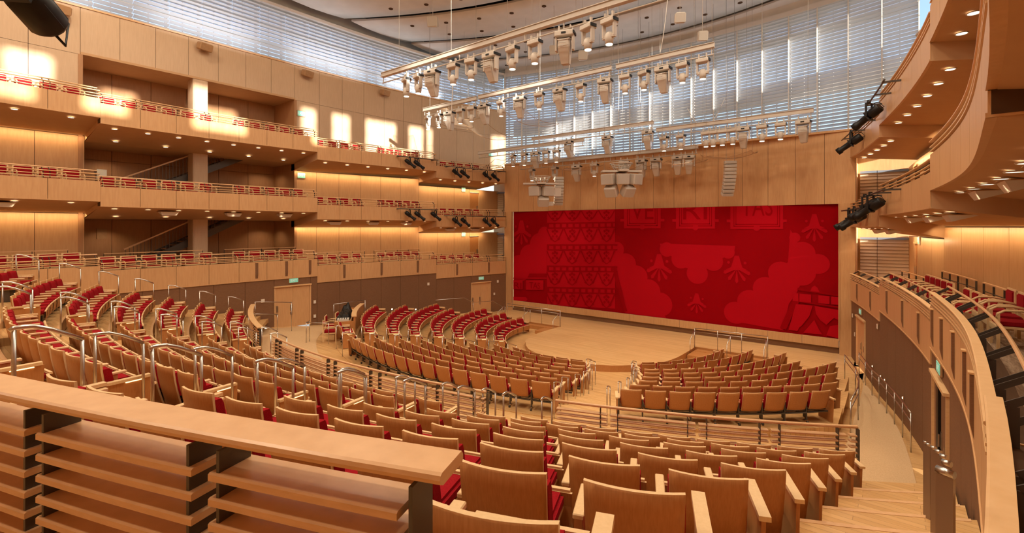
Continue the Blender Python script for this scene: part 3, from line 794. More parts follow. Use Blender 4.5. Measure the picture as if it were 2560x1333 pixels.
for k, (tc, r, T) in enumerate(RR):
    xr0, xr1 = 6.25-.12*k, 11.2-.05*k
    xc0, xc1 = -3.65+.1*k, 4.65-.12*k
    xl0, xl1 = -(10.75-.04*k), -(5.3-.1*k)
    row(tc, r, T, xr0, xr1, [9, 9, 8, 8, 8, 8, 8, 8][k], 'tier', '%s, right block' % rown[k], 'left')
    row(tc, r, T, xc0, xc1, [14, 14, 13, 13, 12, 12, 12, 12][k], 'tier', '%s, centre block' % rown[k], 'left')
    row(tc, r, T, xl0, xl1, [9, 9, 9, 9, 9, 9, 8, 8][k], 'tier', '%s, left block' % rown[k], 'left')
frn = ['rearmost front-section row', 'second rearmost front-section row', 'third rearmost front-section row', 'fourth rearmost front-section row', 'fourth row from the stage', 'third row from the stage', 'second row from the stage', 'row nearest the stage']
blk = [((6.2, 10.42), 9), ((6.0, 10.45), 10), ((5.75, 10.3), 10), ((5.45, 10.1), 12), ((5.05, 9.2), 10), ((4.65, 8.4), 11), ((4.1, 7.1), 9), ((3.75, 5.72), 8)]
cen = [(4.62, 15), (4.25, 14), (4.05, 13), (3.8, 12), (3.35, 11), (2.95, 9), (2.4, 7), (1.85, 6)]
tend = [None, None, None, None, -6.5, -4.6, -4.25, -4.1]
for k, (tc, r, T) in enumerate(FR):
    kd = 'wagon'
    (xa, xb), n = blk[k]
    a0 = asin(xa/r); a1 = asin(min(1, xb/r))
    if tend[k] is not None:
        import math as _m
        a1 = _m.acos(max(-1, min(1, (tc-tend[k])/r)))
    arcrow(tc, r, T, a0, a1, n, kd, '%s, right block' % frn[k], 'left')
    if k == 0:
        arcrow(tc, r, T, -asin(7.35/r), -asin(5.85/r), 3, kd, '%s, left block by the sound desk' % frn[k], 'left')
    else: arcrow(tc, r, T, -a1-(.02 if k < 5 else .05), -a0, n, kd, '%s, left block' % frn[k], 'left')
    c, n = cen[k]
    arcrow(tc, r, T, -asin(c/r), asin(c/r), n, kd, '%s, centre block' % frn[k], 'left')
vis = []
for s in seats:
    px, py, d = pj(s['x'], s['y'], s['z']+.6)
    mrg = 500/max(d, .5)
    if d < .6 or px < -mrg or px > 2560+mrg or py > 1333+2.2*mrg: continue
    s['d'] = d; vis.append(s)
vis.sort(key=lambda s: s['d'])
protos = {}
for kd in ('tier', 'wagon'):
    p = bpy.data.objects.new('theatre_seat', None); COL.objects.link(p); p.empty_display_size = .1; p['category'] = 'seat'; seat_parts(p, kd); protos[kd] = p
def seat_skip(s):
    sk = []
    if s['i'] != 0: sk.append('endL')
    if s['i'] != s['n']-1: sk += ['endR', 'end']
    else: sk.append('end')
    return sk
grp = {'tier': 'red and wooden seats on the rear tiers', 'wagon': 'red and wooden seats in front of the slatted rail'}
used = set()
for idx, s in enumerate(vis[:300]):
    end = ' at the aisle' if s['i'] in (0, s['n']-1) else ''
    lab = 'red seat, %s from left, %s' % (ORD[s['i']+1], s['where'])
    r = dup(protos[s['kind']], (s['x'], s['y'], s['z']), s['rz'], lab, grp[s['kind']], seat_skip(s))
    r['category'] = 'seat'
def merge_tree(bm, root, M0, skip):
    for ch in root.children:
        if ch.get('opt') in skip: continue
        for o in [ch]+list(ch.children):
            if o.get('opt') in skip: continue
            yield o
rest = vis[300:]
if rest:
    mats = ['seatwood', 'edge', 'red', 'bracket', 'strip']; bm = bm_new()
    base = {}
    for kd in protos:
        for variant in ('m', 'L', 'R'):
            sk = {'m': ['endL', 'endR', 'end'], 'L': ['endR', 'end'], 'R': ['endL', 'end']}[variant]
            parts = []
            for ch in protos[kd].children:
                if ch.get('opt') in sk: continue
                for o in [ch]+list(ch.children): parts.append(o.data)
            base[kd, variant] = parts
    idxof = {M[m].name: i for i, m in enumerate(mats)}
    V = []; Fc = []; MI = []
    for s in rest:
        v_ = 'L' if s['i'] == 0 else ('R' if s['i'] == s['n']-1 else 'm')
        mt = Matrix.Translation((s['x'], s['y'], s['z'])) @ Matrix.Rotation(s['rz'], 4, 'Z')
        for me in base[s['kind'], v_]:
            o0 = len(V); V += [tuple(mt @ v.co) for v in me.vertices]
            for p in me.polygons: Fc.append([o0+q for q in p.vertices]); MI.append(idxof[me.materials[p.material_index].name])
    bm.free(); me = bpy.data.meshes.new('theatre_seat'); me.from_pydata(V, [], Fc)
    for m in mats: me.materials.append(M[m])
    me.polygons.foreach_set('material_index', MI); me.update()
    o = bpy.data.objects.new('distant_theatre_seats', me); COL.objects.link(o); tag(o, 'farthest wooden-backed red seats in the left and front rows, small in view', 'seats', grp['wagon']); o['kind'] = 'stuff'
for p in protos.values():
    for ch in list(p.children):
        for g in list(ch.children): bpy.data.objects.remove(g)
        bpy.data.objects.remove(ch)
    bpy.data.objects.remove(p)
print('SEATS', len(seats), 'visible', len(vis))

# ------------------------------------------------------------------ steel handrails on the stepped aisles
def handrail(p0, p1, za, zb, fa, fb, label, grp_=None, r=.02, flat=.13):
    """p0 upper end plan pt, p1 lower end; za/zb top heights; fa/fb floor heights"""
    x0, y0 = p0; x1, y1 = p1
    o = thing('handrail', label, 'handrail', (x0, y0, fa), 0, grp_)
    V_ = lambda x, y, z: (x-x0, y-y0, z-fa)
    bm = bm_new()
    L = hypot(x1-x0, y1-y0); u = flat/L
    pts = [V_(x0-(x1-x0)/L*.03, y0-(y1-y0)/L*.03, za-.02), V_(x0, y0, za)]
    for q in (.5, 1, 1.5, 2):
        f = u*q; zz = za if q <= 1 else za-(za-zb)*((f-u)/(1-u))*.75
        pts.append(V_(x0+(x1-x0)*f, y0+(y1-y0)*f, zz-(.0 if q < 1 else .006)))
    pts.append(V_(x1, y1, zb)); tube(bm, pts, r, 10); obj('rail', bm, M['steel'], o)
    for (x, y, z, f) in ((x0, y0, za, fa), (x1, y1, zb, fb)):
        bm = bm_new(); tube(bm, [V_(x, y, f), V_(x, y, z-.01)], r*.85, 8); obj('post', bm, M['steel'], o)
    return o
for k in range(0, 8):
    tc = 1.7; ru = 22.43+.975*(k-1)+.13; rl = ru-.48
    fa = 1.65+.353*k; fb = fa-.353 if k else 1.0
    T = fa+.9; kk = k-1
    xs = {'inner side of right aisle': 4.65-.12*kk+.14, 'outer side of right aisle': 6.25-.12*kk-.2, 'inner side of left aisle': -3.65+.1*kk-.16, 'outer side of left aisle': -5.3+.1*kk+.35, 'left wall side aisle': -11.0-.02*kk}
    for nm, x in xs.items():
        p0 = (x, tc-sqrt(ru*ru-x*x)); 
        p1 = (x*.985, tc-sqrt(rl*rl-x*x))
        if x < -9 and k == 0: p1 = (x*.99, tc-sqrt((rl-.9)**2-x*x)); fb = zf(p1[1]); 
        if pj(*p0, T)[0] < -60: continue
        handrail(p0, p1, T, T-.20, fa, (fa-.177) if k else max(fb, .9), 'bent steel handrail, %s up from the slatted rail, %s' % (['lowest', 'second', 'third', 'fourth', 'fifth', 'sixth', 'seventh', 'eighth'][k], nm), 'steel handrails on the rear steps', .021)

# ------------------------------------------------------------------ slatted wooden rails
def slat_rail(name_label, tc, r, a0, a1, ztop, zfloor, nsl, posts, capw=.09, cap='rail', gap0=.17, sp=.095, sd_=.05, hr=True, paired=True, plist=None):
    o = thing('slatted_rail', name_label, 'railing', (0, 0, 0))
    def pth(rr, z, a_=a0, b_=a1, n=None):
        n = n or max(4, int(abs(b_-a_)*rr/.35)); return [(rr*sin(a_+(b_-a_)*i/n), tc-rr*cos(a_+(b_-a_)*i/n), sin(a_+(b_-a_)*i/n), -cos(a_+(b_-a_)*i/n)) for i in range(n+1)]
    bm = bm_new()
    if hr: sweep(bm, pth(r, 0), [(.028*cos(q*pi/5), .028*sin(q*pi/5)) for q in range(10)], 0, ztop-.028)
    else: sweep(bm, pth(r, 0), [(-capw+.01, -.036), (capw-.02, -.036), (capw-.004, -.028), (capw, -.016), (capw-.004, -.005), (capw-.014, 0), (-capw+.01, 0), (-capw, -.012), (-capw, -.026)], 0, ztop)
    obj('cap', bm, M[cap], o)
    aa = [a0+(a1-a0)*q for q in posts] if plist is None else [sum(q)/len(q) for q in plist]
    for q in range(nsl):
        z = ztop-gap0-sp*q
        bm = bm_new(); segs = [a0]+aa+[a1]
        cuts = [a0]+aa+([a1] if plist is None else [a1-.003])
        for u, v in zip(cuts, cuts[1:]):
            if v-u > .004: sweep(bm, pth(r, z, u+.0012, v-.0012), [(-sd_, -.012), (sd_, -.012), (sd_, .008), (sd_-.006, .012), (-sd_, .012)], 0, z)
        obj('slat', bm, M[cap], o)
    hw = .16/r if paired else 0
    for ai, a in enumerate(aa):
        for q in ((-hw, hw) if plist is None and paired else ([v-a for v in plist[ai]] if plist else (0,))):
            x, y = r*sin(a+q), tc-r*cos(a+q); rz = a+q
            bm = bm_new(); box(bm, (x, y, (ztop-.05+zfloor)/2), (.012, sd_*2 if hr else sd_*1.7, ztop-.06-zfloor), rz)
            obj('post', bm, M['bracket'], o)
    return o
slat_rail('curved slatted wooden rail in front of the rear right seats, right of the steps', 1.7, 21.6, asin(6.45/21.6), asin(11.15/21.6), 2.58, 1.05, 7, (.2, .5, .73, .97)[0:4], hr=True)
slat_rail('long curved slatted wooden rail in front of the rear centre seats', 1.7, 21.6, asin(-3.6/21.6), asin(5.0/21.6), 2.55, 1.05, 7, (.06, .24, .44, .64, .84, .985))
slat_rail('curved slatted wooden rail by the left rear double door', 1.7, 21.6, asin(-10.5/21.6), asin(-5.2/21.6), 2.55, 1.05, 7, (.1, .45, .8, .98), hr=False, capw=.10, cap='plank')
slat_rail('broad slatted wooden rail in the left foreground', 1.7, 29.61, asin(3/29.62), .3687, 5.30, 4.3, 11, None, capw=.077, hr=False, gap0=.135, sp=.078, sd_=.07, plist=[(.26, .2655), (.285, .2895), (.3092, .3131), (.3384, .3427), (.3655,)])

# stage-side and ramp rails
def pipe_rail(label, pts, zs, posts, low=True, grp_=None, r=.018, double=None):
    o = thing('handrail', label, 'handrail', (pts[0][0], pts[0][1], 0), 0, grp_)
    X, Y = pts[0][:2]
    bm = bm_new(); tube(bm, [(p[0]-X, p[1]-Y, p[2]) for p in pts], r, 8); obj('rail', bm, M['steel'], o)
    if double:
        bm = bm_new(); tube(bm, [(p[0]-X, p[1]-Y, p[2]-double) for p in pts], r*.8, 8); obj('lower_rail', bm, M['steel'], o)
    for (x, y, z0, z1) in posts:
        bm = bm_new(); tube(bm, [(x-X, y-Y, z0), (x-X, y-Y, z1)], r*.85, 8); obj('post', bm, M['steel'], o)
    return o
for sd, nm in ((-1, 'left'), (1, 'right')):
    xa, ya, xb, yb = 3.95, -2.55, 7.15, -2.35
    if sd < 0: xa, ya, xb, yb = 3.9, -2.5, 8.1, -2.3
    pipe_rail('double steel rail at the %s edge of the stage' % nm, [(sd*xa, ya, .95), (sd*xb, yb, .95)], 0, [(sd*(xa+(xb-xa)*q), ya+(yb-ya)*q, .01, .95) for q in (0, .33, .66, 1)], double=.17)
    for i, q in enumerate((0.0, .52, 1.0)):
        x = sd*(xa+(xb-xa)*q)
        pipe_rail('short sloping steel rail, %s along the %s stage steps' % (['nearest the centre', 'midway', 'farthest from the centre'][i], nm), [(x, ya-.05, .82), (x, ya-.15, .82), (x+.02*sd, ya-.75, .5)], 0, [(x, ya-.05, -.02, .82), (x+.02*sd, ya-.75, -.3, .5)])
# front centre steps: pairs of small rails either side of each front aisle
for sd, nm in ((1, 'right'), (-1, 'left')):
    for k in range(0, 8):
        tc, r, T = FR[k]; c = cen[k][0]; b = blk[k][0][0]
        for nm2, x in (('inner', c+.16), ('outer', b-.18)):
            rr = r+.15 if k else r+.2; y0 = tc-sqrt(rr*rr-x*x); rl = rr-.55; x1 = x*.97; y1 = tc-sqrt(max(.1, rl*rl-x1*x1))
            f0 = T-SH
            handrail((sd*x, y0), (sd*x1, y1), f0+.92, f0+.76, f0, f0-.15, 'slim steel handrail, %s from the stage, %s side of front %s aisle' % (['eighth', 'seventh', 'sixth', 'fifth', 'fourth', 'third', 'second', 'first'][k], nm2, nm), 'slim handrails on the front steps', .016, .1)
# ramp rails on the right (and mirrored left)
def ramp(sd, nm, off, t0, t1, ends, fn=front):
    n = 14; P0 = []
    for i in range(n+1):
        t = t0+(t1-t0)*i/n; x, y, nx, ny = path(fn, t, t+.001, 1, sd, off)[0]; P0.append((x, y, zf(y)+.92))
    po = []
    for i in range(0, n+1, 2):
        x, y, z = P0[i]; po.append((x, y, z-.92, z))
    return P0, po
for sd, nm in ((1, 'right'),):
    P0, po = ramp(sd, nm, .22, -3.1, -12.2, None)
    pipe_rail('long double steel ramp rail along the brown %s wall' % nm, P0, 0, po, double=.2)
ends = [(10.15, -4.0), (10.6, -6.2), (10.78, -8.0), (10.85, -10.0), (10.8, -12.2)]
P0 = [(x, y, zf(y)+.92+.03) for x, y in ends]; pipe_rail('curved double steel rail beside the right ends of the front rows', P0, 0, [(x, y, zf(y), zf(y)+.93) for x, y in ends], double=.2)
# cross-aisle rails near the left door and the sound desk
pipe_rail('bent steel rail by the left rear double door', [(-11.6, -16.9, 1.95), (-11.55, -15.6, 1.75)], 0, [(-11.6, -16.9, 1.0, 1.95), (-11.55, -15.6, .95, 1.75)])
pipe_rail('steel rail at the near left corner of the sound desk', [(-8.1, -15.9, 1.9), (-8.0, -16.1, 1.87), (-7.1, -15.6, 1.87)], 0, [(-8.1, -15.9, 1.0, 1.9), (-8.0, -16.1, 1.0, 1.87), (-7.1, -15.6, 1.0, 1.87)])
pipe_rail('steel rail on the brown wall behind the sound desk', [(-11.6, -12.6, 1.85), (-11.55, -10.7, 1.85)], 0, [(-11.6, -12.6, .8, 1.85), (-11.55, -10.7, .6, 1.85)])
pipe_rail('stepped steel rail in front of the left stage-side door', [(-10.9, -6.0, 1.35), (-10.45, -3.9, 1.3), (-10.2, -3.3, .95), (-9.75, -1.8, .9), (-9.5, -1.1, .45)], 0, [(-10.2, -3.3, 0, .95), (-9.5, -1.1, 0, .45)])

# ------------------------------------------------------------------ foreground right: flight of wide steps and steel posts by the right wall
bm = bm_new()
for i in range(12):
    z = 1.22+.177*i; y = -17.3-.49*i
    x1 = front(y)-.02
    box(bm, ((10.95+x1)/2, y-2.2, z-.35), (x1-10.95, 4.4, .7))
struct('floor_right_steps', bm, M['floor'])
post_px = [(11.80, -24.05, 4.90), (11.86, -23.2, 4.63), (11.90, -22.35, 4.36), (11.92, -21.5, 4.09), (11.93, -20.65, 3.82), (11.93, -19.8, 3.55), (11.94, -18.95, 3.28)]
for i, (x, y, zt) in enumerate(post_px):
    zf_ = zt-1.02
    o = thing('handrail_post', 'large flat steel post with polished cap nearest the camera at right' if i == 0 else 'flat steel post with polished cap on the right wall steps, %s from the camera' % ORD[i+1], 'post', (x, y, zf_), radians(-28), None)
    bm = bm_new(); box(bm, (0, 0, .5), (.062 if i == 0 else .04, .02, 1.0)); obj('post', bm, M['bracket2'], o)
    bm = bm_new(); wq = .032 if i == 0 else .021; tube(bm, [(-wq, .0, 1.0), (wq, .0, 1.0)], .017, 14); obj('cap', bm, M['steel'], o)
    

# ------------------------------------------------------------------ balcony chairs
def chair_parts(o):
    def bars(name, lst, m, bev=True):
        bm = bm_new()
        for c, s in lst: box(bm, c, s)
        return obj(name, bm, m, o)
    w = .27
    for sx in (-1, 1):
        bars('leg', [((sx*w, -.02, .42), (.035, .045, .84))], M['edge']); bars('leg', [((sx*w, .48, .30), (.035, .045, .60))], M['edge'])
        bm = bm_new(); tube(bm, [(sx*w, 0, .62), (sx*w, .20, .665), (sx*w, .40, .655), (sx*w, .485, .60), (sx*w, .50, .52)], .022, 6); obj('armrest', bm, M['edge'], o)
    bars('back_frame', [((0, -.03, .85), (.575, .03, .05)), ((0, -.02, .52), (.52, .03, .03)), ((-w, -.03, .7), (.04, .035, .34)), ((w, -.03, .7), (.04, .035, .34))], M['edge'])
    bars('seat_frame', [((0, .24, .37), (.54, .50, .035)), ((0, .49, .34), (.54, .025, .09))], M['edge'])
    bm = bm_new(); box(bm, (0, .25, .425), (.49, .45, .075)); bmesh.ops.bevel(bm, geom=bm.edges[:], offset=.02, segments=2, affect='EDGES'); obj('seat_cushion', bm, M['red'], o)
    bm = bm_new(); box(bm, (0, -.005, .69), (.47, .055, .30)); bmesh.ops.bevel(bm, geom=bm.edges[:], offset=.018, segments=2, affect='EDGES'); obj('back_cushion', bm, M['red'], o)
ch0 = thing('balcony_chair', 'x', 'chair'); chair_parts(ch0); nchair = 0; chl = []
def chairs(lv, sd, k, t0, t1, n, off=-1.12, jit=0, rowname='front row'):
    global nchair
    side = 'left' if sd < 0 else 'right'
    for i in range(n):
        t = t0+(t1-t0)*(i+.5)/n
        x, y, nx, ny = path(front, t, t+.001, 1, sd, off)[0]
        rz = atan2(ny, nx)-pi/2
        px, py, d = pj(x, y, FL[lv][k]+.6)
        if d < .4 or px < -40 or px > 2600 or py > 1500 or py < -60: continue
        extra = 0
        lab = 'wooden armchair, %s from stage end, %s, %s %s balcony, %s' % (ORD[n-i], rowname, ordl[lv], side, {'A': 'rear bay', 'B': 'landing bay', 'C': 'third bay', 'D': 'stage bay'}[k])
        chl.append((x, y, FL[lv][k], rz, lab, 'armchairs on the %s %s balcony' % (ordl[lv], side)))
for lv in (2, 3, 4):
    for sd in (-1, 1):
        chairs(lv, sd, 'A', -27.5, -22.3, 8); chairs(lv, sd, 'B', -21.9, -17.6, 6); chairs(lv, sd, 'B', -16.9, -13.3, 5)
        chairs(lv, sd, 'C', -12.9, -10.0, 4); chairs(lv, sd, 'C', -9.1, -6.2, 5); chairs(lv, sd, 'D', -5.4, -1.4, 6)
chairs(2, 1, 'B', -21.5, -13.4, 12, -1.98, 0, 'back row')
for i, (x, y, rz) in enumerate(((-7.65, -15.5, 0), (-9.3, -14.4, 0), (-10.3, -13.2, 0))):
    chl.append((x, y, zf(y)+.012, atan2(-3-y, -x)-pi/2, 'red-cushioned wooden armchair at the sound desk, %s from the camera' % ['nearest', 'second', 'farthest'][i], 'armchairs at the sound desk'))
for c in chl:
    r = dup(ch0, c[:3], c[3], c[4], c[5]); r['category'] = 'chair'
for ch in list(ch0.children): bpy.data.objects.remove(ch)
bpy.data.objects.remove(ch0)
print('CHAIRS', len(chl))
# walkway rails behind the chairs (lowest balconies)
for sd in (-1, 1):
    side = 'left' if sd < 0 else 'right'
    j = 0
    for k, t0, t1 in (('A', -26.5, -22.6), ('B', -21.5, -17.9), ('B', -17.0, -13.6), ('C', -12.6, -9.6), ('C', -9.0, -5.9), ('D', -5.2, -1.6)):
        z = FL[2][k]+.98; j += 1
        if pj(sd*13, (t0+t1)/2, z)[2] < .5: continue
        o = thing('walkway_rail', 'thin-topped rail on dark posts behind the %s balcony chairs, %s from the rear' % (side, ORD[j]), 'railing', (0, 0, 0), 0, 'rails behind the %s balcony chairs' % side)
        offb = -1.62 if sd < 0 or k != 'B' else -2.32
        if k == 'D' : offb = -1.5
        bm = bm_new(); sweep(bm, path(front, t0, t1, 8, sd, offb), rect(-.03, .03, -.03, 0), 0, z); obj('top_rail', bm, M['rail'], o)
        bm = bm_new(); sweep(bm, path(front, t0, t1, 8, sd, offb), rect(-.008, .008, -.02, 0), 0, z-.22); obj('lower_rail', bm, M['bracket'], o)
        for q in (0, .25, .5, .75, 1):
            t = t0+(t1-t0)*q; x, y, nx, ny = path(front, t, t+.001, 1, sd, offb)[0]
            bm = bm_new(); box(bm, (x, y, z-.5), (.045, .016, .95), atan2(ny, nx)); obj('post', bm, M['bracket'], o)
#@@EQUIP@@
# ------------------------------------------------------------------ survey helpers for the hung equipment
def xat(px, t):
    a = (px-1280)/F; d = (t-CY)/(FW[1]+a*RT[1]); return CX+d*(FW[0]+a*RT[0])
def t_on(fn, sd, off, px):
    best = None
    for i in range(620):
        t = -30+i*.05; x, y, nx, ny = path(fn, t, t+.001, 1, sd, off)[0]; q = pj(x, y, 8)
        if q[2] > .3 and (best is None or abs(q[0]-px) < best[0]): best = (abs(q[0]-px), t)
    return best[1]
# ------------------------------------------------------------------ moving lights on three lines of rigging beams
def wash_parts(o):
    bm = bm_new(); vs = box(bm, (0, 0, -.16), (.40, .27, .13)); bmesh.ops.bevel(bm, geom=bm.edges[:], offset=.02, segments=1, affect='EDGES'); box(bm, (.12, 0, -.02), (.04, .07, .19)); box(bm, (-.12, 0, -.02), (.04, .07, .19)); obj('base', bm, M['fixture'], o)
    bm = bm_new()
    for s_ in (-1, 1): box(bm, (s_*.172, 0, -.38), (.045, .12, .36)); box(bm, (s_*.145, 0, -.55), (.09, .10, .09))
    box(bm, (0, 0, -.215), (.36, .10, .03)); obj('yoke', bm, M['fixture'], o)
    bm = bm_new(); tube(bm, [(0, 0, -.45), (0, 0, -.52), (0, 0, -.62), (0, 0, -.75)], [.08, .115, .115, .095], 14); h = obj('lamp_head', bm, M['fixture'], o)
    bm = bm_new(); bmesh.ops.create_cone(bm, cap_ends=True, segments=14, radius1=.09, radius2=.09, depth=.02, matrix=Matrix.Translation((0, 0, -.757))); obj('lens', bm, M['lens'], h)
    bm = bm_new(); box(bm, (.21, 0, -.15), (.03, .2, .08)); obj('connector', bm, M['black'], o)
def profile_parts(o):
    bm = bm_new(); vs = box(bm, (0, 0, -.17), (.52, .32, .15)); bmesh.ops.bevel(bm, geom=bm.edges[:], offset=.02, segments=1, affect='EDGES'); box(bm, (.16, 0, -.02), (.04, .07, .2)); box(bm, (-.16, 0, -.02), (.04, .07, .2)); obj('base', bm, M['fixture'], o)
    bm = bm_new()
    for s_ in (-1, 1): box(bm, (s_*.235, 0, -.42), (.05, .17, .40))
    box(bm, (0, 0, -.235), (.48, .12, .03)); obj('yoke', bm, M['fixture'], o)
    bm = bm_new()
    a = [(-.15, -.16, -.30), (.15, -.16, -.30), (.15, .17, -.30), (-.15, .17, -.30)]; b = [(-.17, -.21, -.50), (.17, -.21, -.50), (.17, .20, -.50), (-.17, .20, -.50)]; c = [(-.11, -.10, -.98), (.11, -.10, -.98), (.11, .10, -1.0), (-.11, .10, -1.0)]
    A = [bm.verts.new(v) for v in a+b+c]
    bm.faces.new(A[0:4]); bm.faces.new(A[8:12])
    for q in (0, 4):
        for i in range(4): bm.faces.new((A[q+i], A[q+(i+1) % 4], A[q+4+(i+1) % 4], A[q+4+i]))
    bmesh.ops.transform(bm, matrix=Matrix.Translation((0, 0, -.42)) @ Matrix.Rotation(radians(14), 4, 'X') @ Matrix.Translation((0, 0, .42)), verts=bm.verts)
    bmesh.ops.bevel(bm, geom=bm.edges[:], offset=.025, segments=2, affect='EDGES'); h = obj('lamp_head', bm, M['fixture'], o)
    bm = bm_new(); box(bm, (0, -.335, -.42), (.20, .02, .03)); box(bm, (0, -.345, -.50), (.20, .02, .03)); box(bm, (0, -.345, -.58), (.18, .02, .03)); obj('vent', bm, M['grey'], h)
    bm = bm_new(); box(bm, (.27, 0, -.16), (.04, .3, .07)); box(bm, (.0, -.168, -.17), (.13, .01, .05)); obj('connector', bm, M['black'], o)
pw = thing('moving_light', 'x', 'stage light'); wash_parts(pw); pp = thing('moving_light', 'x', 'stage light'); profile_parts(pp)
def beam(label, t, z, segs, lights, cables, zpipe=.34, dz=None, yb=.0):
    o = thing('rigging_beam', label, 'rigging beam', (0, t, z))
    for (a, b, off) in segs:
        xa, xb = xat(a, t), xat(b, t)
        bm = bm_new(); box(bm, ((xa+xb)/2, 0, off), (xb-xa, .10, .16)); box(bm, ((xa+xb)/2, 0, off+.085), (xb-xa, .18, .02)); box(bm, ((xa+xb)/2, 0, off-.085), (xb-xa, .18, .02)); obj('beam', bm, M['fixture'], o)
        bm = bm_new(); tube(bm, [(xa+.05, 0, off-zpipe), (xb-.02, 0, off-zpipe)], .026, 8); obj('pipe', bm, M['fixture'], o)
        bm = bm_new(); n = max(2, int((xb-xa)/1.5))
        for i in range(n+1): box(bm, (xa+.1+(xb-xa-.2)*i/n, 0, off-.2), (.03, .03, zpipe-.1))
        obj('hanger', bm, M['fixture'], o)
    for c in cables:
        x = xat(c, t); bm = bm_new(); tube(bm, [(x, 0, .1), (x, 0, 18.4-z)], .007, 5); obj('suspension_cable', bm, M['grey'], o)
    return o
BN = ['nearest rigging beam', 'middle rigging beam', 'farthest rigging beam', 'lowest far rigging beam']
def hang(bi, t, z, lst, sc=1.13):
    for i, (px, kind) in enumerate(lst):
        proto = pp if kind == 'P' else pw
        x = xat(px, t)
        lab = '%s cream moving light, %s from the left on the %s' % ('large wedge-headed' if kind == 'P' else 'small round-headed', ORD[i+1], BN[bi])
        r = dup(proto, (x, t, z), radians({'P': 8, 'S': -6}[kind]+((i*37) % 30-15)), lab, 'moving lights on the %s' % BN[bi]); r.scale = (sc, sc, sc); r['category'] = 'stage light'
beam('long cream rigging beam nearest the camera, high over the seats', -14.0, 12.45, [(955, 1800, 0)], [], (998, 1128, 1268, 1330, 1440))
hang(0, -14.0, 12.13, [(1016, 'S'), (1046, 'S'), (1080, 'P'), (1133, 'S'), (1178, 'S'), (1227, 'P'), (1281, 'S'), (1337, 'S'), (1412, 'P'), (1470, 'S'), (1523, 'S')])
beam('long cream rigging beam in the middle, over the front seats', -8.4, 12.6, [(1059, 1192, -.02), (1197, 1529, 0), (1541, 1786, 0)], [], (1075, 1190, 1350, 1530, 1545, 1700, 1780))
hang(1, -8.4, 12.28, [(1070, 'S'), (1097, 'S'), (1123, 'P'), (1151, 'S'), (1179, 'S'), (1210, 'P'), (1253, 'S'), (1299, 'P'), (1348, 'S'), (1399, 'P'), (1452, 'S'), (1512, 'P'), (1563, 'S'), (1610, 'S'), (1657, 'P'), (1706, 'S'), (1757, 'S')])
beam('long cream rigging beam above the stage edge', -2.0, 11.05, [(1196, 1460, -.0), (1330, 1634, .45), (1641, 2034, .02)], [], (1210, 1340, 1470, 1546, 1630, 1650, 1780, 1905, 2020))
hang(2, -2.0, 10.75, [(1283, 'S'), (1311, 'S'), (1338, 'P'), (1365, 'S'), (1391, 'S')])
hang(2, -2.05, 11.18, [(1422, 'P'), (1518, 'P'), (1619, 'P')])
hang(2, -2.0, 10.78, [(1660, 'S'), (1702, 'S'), (1765, 'S'), (1783, 'S'), (1806, 'S'), (1832, 'S'), (1858, 'P'), (1905, 'S'), (1951, 'S'), (2008, 'P')])
beam('short cream rigging beam lowest over the stage', -.9, 10.15, [(1300, 1745, 0)], [], (1320, 1460, 1600, 1735))
hang(3, -.9, 9.85, [(1330, 'S'), (1387, 'S'), (1441, 'P'), (1486, 'S'), (1560, 'P'), (1603, 'P'), (1640, 'P'), (1694, 'P'), (1722, 'P')])
for p in (pw, pp):
    for ch in list(p.children):
        for g in list(ch.children): bpy.data.objects.remove(g)
        bpy.data.objects.remove(ch)
    bpy.data.objects.remove(p)
# loose cable loops
for i, (px0, px1, t, z0, z1, dip) in enumerate(((1133, 1122, -14, 11.6, 9.6, .5), (1432, 1420, -8.4, 14.8, 12.7, .3), (1676, 1650, -8.4, 16.0, 12.7, .4), (1718, 1812, -2.0, 12.0, 12.2, 1.2), (1548, 1545, -2.0, 14.0, 11.2, .1))):
    xa, xb = xat(px0, t), xat(px1, t); bm = bm_new()
    tube(bm, [(xa+(xb-xa)*q/12, t, z0+(z1-z0)*q/12-dip*sin(pi*q/12)) for q in range(13)], .014, 5)
    tag(obj('hanging_cable', bm, M['white']), '%s hanging cable loop between the rigging beams, counting from the left' % ORD[i+1], 'cable')
